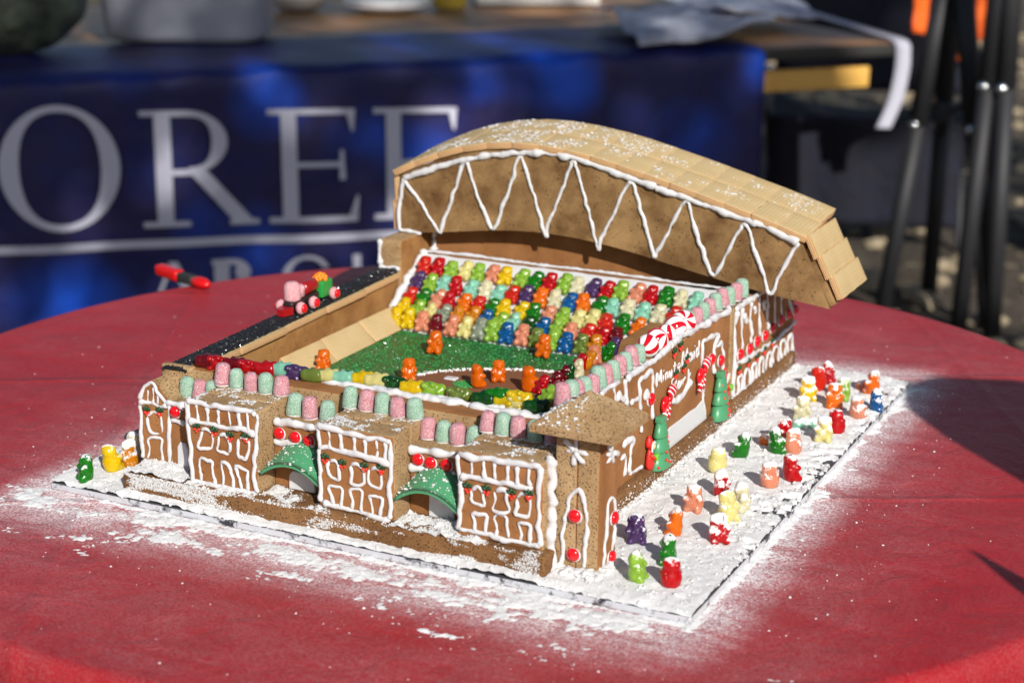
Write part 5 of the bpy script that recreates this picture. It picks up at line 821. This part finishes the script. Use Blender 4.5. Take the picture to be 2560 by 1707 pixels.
# light stands / tripods
M['blk'] = simple('black_tube', lin(34, 34, 38), .6); M['chrome'] = simple('chrome', lin(220, 222, 226), .15, Metallic=1.)
def tripod(x, y, rz, label, legs, H_=118):
    t_ = tag(empty('camera_tripod', (x, y, -74), rz), label, 'tripod', 'tripods behind the table')
    for k_, (fx, fy, top_) in enumerate(legs):
        tx_, ty_ = fx*.12, fy*.12; mb = MB(); mb.tube([(tx_, ty_, H_), (tx_+(fx-tx_)*.45, ty_+(fy-ty_)*.45, H_*.55)], 2.7, 10); lg = mb.build('leg', M['blk'], t_)
        mb = MB(); mb.tube([(tx_+(fx-tx_)*.43, ty_+(fy-ty_)*.43, H_*.57), (fx, fy, .4)], 2.3, 10); mb.build('lower_tube', M['blk'], lg)
        mb = MB(); mb.ball((tx_+(fx-tx_)*.45-.6, ty_+(fy-ty_)*.45-1.8, H_*.55), 1.5, 10, 8); mb.build('clamp_knob', M['chrome'], lg); mb = MB(); mb.ball((fx, fy, .8), (1.8, 1.8, 1.1), 10, 7); mb.build('foot', M['blkpl'], lg)
    mb = MB(); mb.tube([(0, 0, H_+32), (0, 0, H_-45)], 1.5, 10); mb.build('centre_column', M['blk'], t_)
    mb = MB(); mb.slab(-4, 4, -4, 4, H_-3, H_+5, 1.2, 3, 0); mb.build('hub', M['blk'], t_); mb = MB(); mb.slab(-2.4, 2.4, -2.6, 2.2, H_-42, H_-36, .8, 3, 0); mb.build('brace_collar', M['blk'], t_)
    for (fx, fy, _) in legs: mb = MB(); mb.tube([(0, 0, H_-40), (fx*.42, fy*.42, H_*.62)], .7, 6); mb.build('brace', M['blk'], t_)
    mb = MB(); mb.ball((0, -4.6, H_+1), 1.6, 10, 8); mb.build('clamp_knob', M['chrome'], t_); mb = MB(); mb.tube([(1, -3, H_+24), (9, -10, H_+18)], [.9, 1.1], 8); mb.build('pan_handle', M['blk'], t_)
    return t_
tripod(-10.5, 367, 0, 'black tripod with spread legs nearer the hanging strap', ((-11, -7, 0), (-3, 13, 0), (18, -8, 0)), 94)
tripod(6, 352, 0, 'black tripod with nearly closed legs toward the right edge', ((-4, -4, 0), (5, -5, 0), (1, 8, 0)))
vs = tag(empty('orange_vest', (-15, 392, 15)), 'bright orange cloth hanging between the two tripods', 'cloth')
M['orng'] = m_bag('orange_cloth', lin(222, 84, 16), lin(240, 110, 30), .7); M['bluec'] = simple('pale_blue_cloth', lin(96, 140, 214), .7)
X, Zc = np.meshgrid(np.linspace(-11, 11, 24), np.linspace(-20, 22, 30), indexing='ij'); mb = MB(); mb.grid(X, 2.4*np.sin(X*.7)+(fbm(p3(X*.2, Zc*.2, 3), 3)-.5)*5, Zc-4*np.cos(X*.3)); o = mb.build('fabric', M['orng'], vs); so = o.modifiers.new('t', 'SOLIDIFY'); so.thickness = .003
X, Zc = np.meshgrid(np.linspace(-5, 1, 10), np.linspace(-30, -16, 12), indexing='ij'); mb = MB(); mb.grid(X, 3+np.sin(X), Zc); o = mb.build('blue_lining', M['bluec'], vs); so = o.modifiers.new('t', 'SOLIDIFY'); so.thickness = .003
# folding chair in navy fabric
M['navy'] = m_bag('navy_canvas', lin(10, 11, 27), lin(15, 17, 38), .85)
ch = tag(empty('folding_chair', (-58, 470, -74), .25), 'folding camp chair in dark navy canvas behind the strap', 'chair')
mb = MB(); X, Zc = np.meshgrid(np.linspace(-30, 30, 20), np.linspace(42, 92, 20), indexing='ij'); mb.grid(X, 14+5*(1-(X/30)**2)+(Zc-42)*.2, Zc-3*(1-(X/30)**2)*(Zc > 80)); o = mb.build('backrest', M['navy'], ch); so = o.modifiers.new('t', 'SOLIDIFY'); so.thickness = .004
mb = MB(); X, Y = np.meshgrid(np.linspace(-30, 30, 20), np.linspace(-32, 18, 20), indexing='ij'); mb.grid(X, Y, 40-4*(1-(X/30)**2)); o = mb.build('seat', M['navy'], ch); so = o.modifiers.new('t', 'SOLIDIFY'); so.thickness = .004
mb = MB(); X, Zc = np.meshgrid(np.linspace(-30, 30, 14), np.linspace(6, 40, 14), indexing='ij'); mb.grid(X, -32+np.sin(X*.3), Zc); o = mb.build('front_skirt', M['navy'], ch); so = o.modifiers.new('t', 'SOLIDIFY'); so.thickness = .004
for sg in (-1, 1):
    for (y0, z0, y1, z1) in ((-33, 0, 18, 42), (20, 0, -33, 42), (16, 40, 25, 94)): mb = MB(); mb.tube([(sg*31, y0, z0-.3), (sg*31, y1, z1)], 1.2, 8); mb.build('leg' if z0 == 0 else 'back_post', M['blk'], ch)
    mb = MB(); mb.slab(sg*31-3, sg*31+3, -34, 20, 58, 60, .8, 8, 0); mb.build('armrest', M['navy'], ch); mb = MB(); mb.ball((sg*31, -35, 55), 1.4, 8, 6); mb.build('rivet', M['chrome'], ch)
# grey crate with a white bag on it, at the right edge
cr = tag(empty('grey_crate', (14, 470, -74), .3), 'grey plastic crate with a yellow sticker at the right edge', 'crate'); M['greyp'] = simple('grey_plastic', lin(112, 118, 128), .5)
mb = MB(); mb.slab(-16, 16, -12, 12, 0, 30, 1.5, 6, 0); mb.build('box', M['greyp'], cr); mb = MB(); mb.slab(-17, 17, -13, 13, 30.2, 33, .8, 6, 0); mb.build('lid', M['greyp'], cr); mb = MB(); mb.slab(-11, -1, -12.4, -12.05, 12, 20, .1, 4, 0); mb.build('sticker', M['yel'], cr)
pb = tag(empty('plastic_bag', (12, 468, -40.5)), 'crumpled white plastic bag on the grey crate', 'bag'); mb = MB(); mb.ball((0, 0, 9), (12, 9, 10), 26, 18); V = np.array(mb.v); V += ((fbm(V*.14+4, 4)-.5)[:, None])*8; V[:, 2] = np.maximum(V[:, 2], 0); mb.v = [tuple(p) for p in V]; mb.build('bag_body', M['whitecl'], pb)
# ------------------------------------------------------------------ added outside the frame to cast shade: a tree, a board and a post
def us(u_, s_, z): return Vector(((u_-s_)/math.sqrt(2), (u_+s_)/math.sqrt(2), z))
tree = tag(empty('added_shade_tree', us(335, -640, -74)), 'tall broadleaf tree added out of view behind the viewer to shade the far tables', 'tree')  # added out of view only to shade the far tables
M['bark'] = simple('bark', lin(84, 68, 52), .95, 12, .8)
mb = MB(); mb.tube([(0, 0, -2), (6, -3, 180), (0, 5, 380), (-4, 0, 560), (0, 0, 760)], [26, 20, 16, 10, 3], 12)
for q in range(9):
    a = q*2.4; z = 330+q*45; L = 190-q*10; uu = Vector((.707, .707, 0))*math.cos(a)*1.3+Vector((-.707, .707, 0))*math.sin(a)*.7; mb.tube([(0, 0, z), tuple(uu*L*.5+Vector((0, 0, z+40))), tuple(uu*L+Vector((0, 0, z+95)))], [8, 5, 1.5], 8)
mb.build('trunk', M['bark'], tree)
def m_leaf():
    a = NM('leaf', rough=.5); a.set('Base Color', a.mix(a.noise(3, 2), lin(52, 78, 30), lin(84, 110, 44))); return a.m
nl = 7000; cu = rng.uniform(-395, 105, nl); cs_ = rng.uniform(-110, 110, nl); zc_ = (rng.uniform(0, 1, nl)*(440-72-75*(cu > -115))+72+75*(cu > -115)-(cs_-640)*.5225)/.8526+74; v_ = fbm(p3(cu*.012, cs_*.012, zc_*.012), 3); zp_ = (zc_-74)*.8526+(cs_-640)*.5225; uu_ = cu+335; kp = (v_ > .43) & ~((np.hypot((uu_-256)/17, (zp_-150)/16) < 1) | (np.hypot((uu_-268)/16, (zp_-172)/9) < 1) | (np.hypot((uu_-180)/10, (zp_-153)/7) < 1)); cu, cs_, zc_ = cu[kp], cs_[kp], zc_[kp]; nl = len(cu)  # crown gaps cut so sun reaches the strap and cloths
C = p3((cu-cs_)/1.414, (cu+cs_)/1.414, zc_); q, _ = np.linalg.qr(rng.normal(size=(nl, 3, 3))); sz = rng.uniform(9, 15, nl)[:, None]; e1, e2 = q[:, :, 0]*sz, q[:, :, 1]*sz*.6
V = np.stack([C-e1, C-e2*.9, C+e1, C+e2*.9], 1).reshape(-1, 3); F = (np.arange(nl)[:, None]*4+np.arange(4)[None]); mb = MB(); mb.add(V, F); mb.build('crown', m_leaf(), tree, smooth=False)
sg_ = tag(empty('shadow_board', us(88, -92, -74), math.radians(45)), 'round-topped dark board added out of view beside the table to shadow the cloth', 'shadow caster')      # added board shaped for its shadow on the cloth; local x runs across the sun
ht = 74+(92+5)*math.tan(EL); pg = [(-10, 20), (16, 20), (16, ht-16), (12, ht-7), (6, ht-2), (-1, ht), (-6, ht-1), (-9, ht-5), (-10, ht-10)]
mb = MB(); mb.prism(pg, 'y', -1.2, 1.2); mb.build('board', M['blkpl'], sg_, smooth=False)
for sx in (-8, 14):
    mb = MB(); mb.tube([(sx, 0, 22), (sx, -2, 0)], 1.3, 8); mb.build('leg', M['tabwood'], sg_); mb = MB(); mb.tube([(sx, 1.5, 60), (sx, -26, 0)], 1.2, 8); mb.build('rear_leg', M['tabwood'], sg_)
ps = tag(empty('shadow_post', us(65.6, -92, -74)), 'slim pointed post added out of view to cast a thin shadow on the cloth', 'post'); hp_ = 74+(92-33.9)*math.tan(EL)  # added unseen rod, height set by its shadow tip on the cloth
mb = MB(); mb.tube([(0, 0, 0), (0, 0, hp_-14), (0, 0, hp_-4), (0, 0, hp_)], [1.5, 1.4, .9, .15], 10); mb.build('rod', M['blk'], ps); mb = MB(); mb.lathe([(.2, 0), (14, 0), (14, 1.2), (2, 2.2), (.2, 2.2)], 24); mb.build('foot', M['blk'], ps)
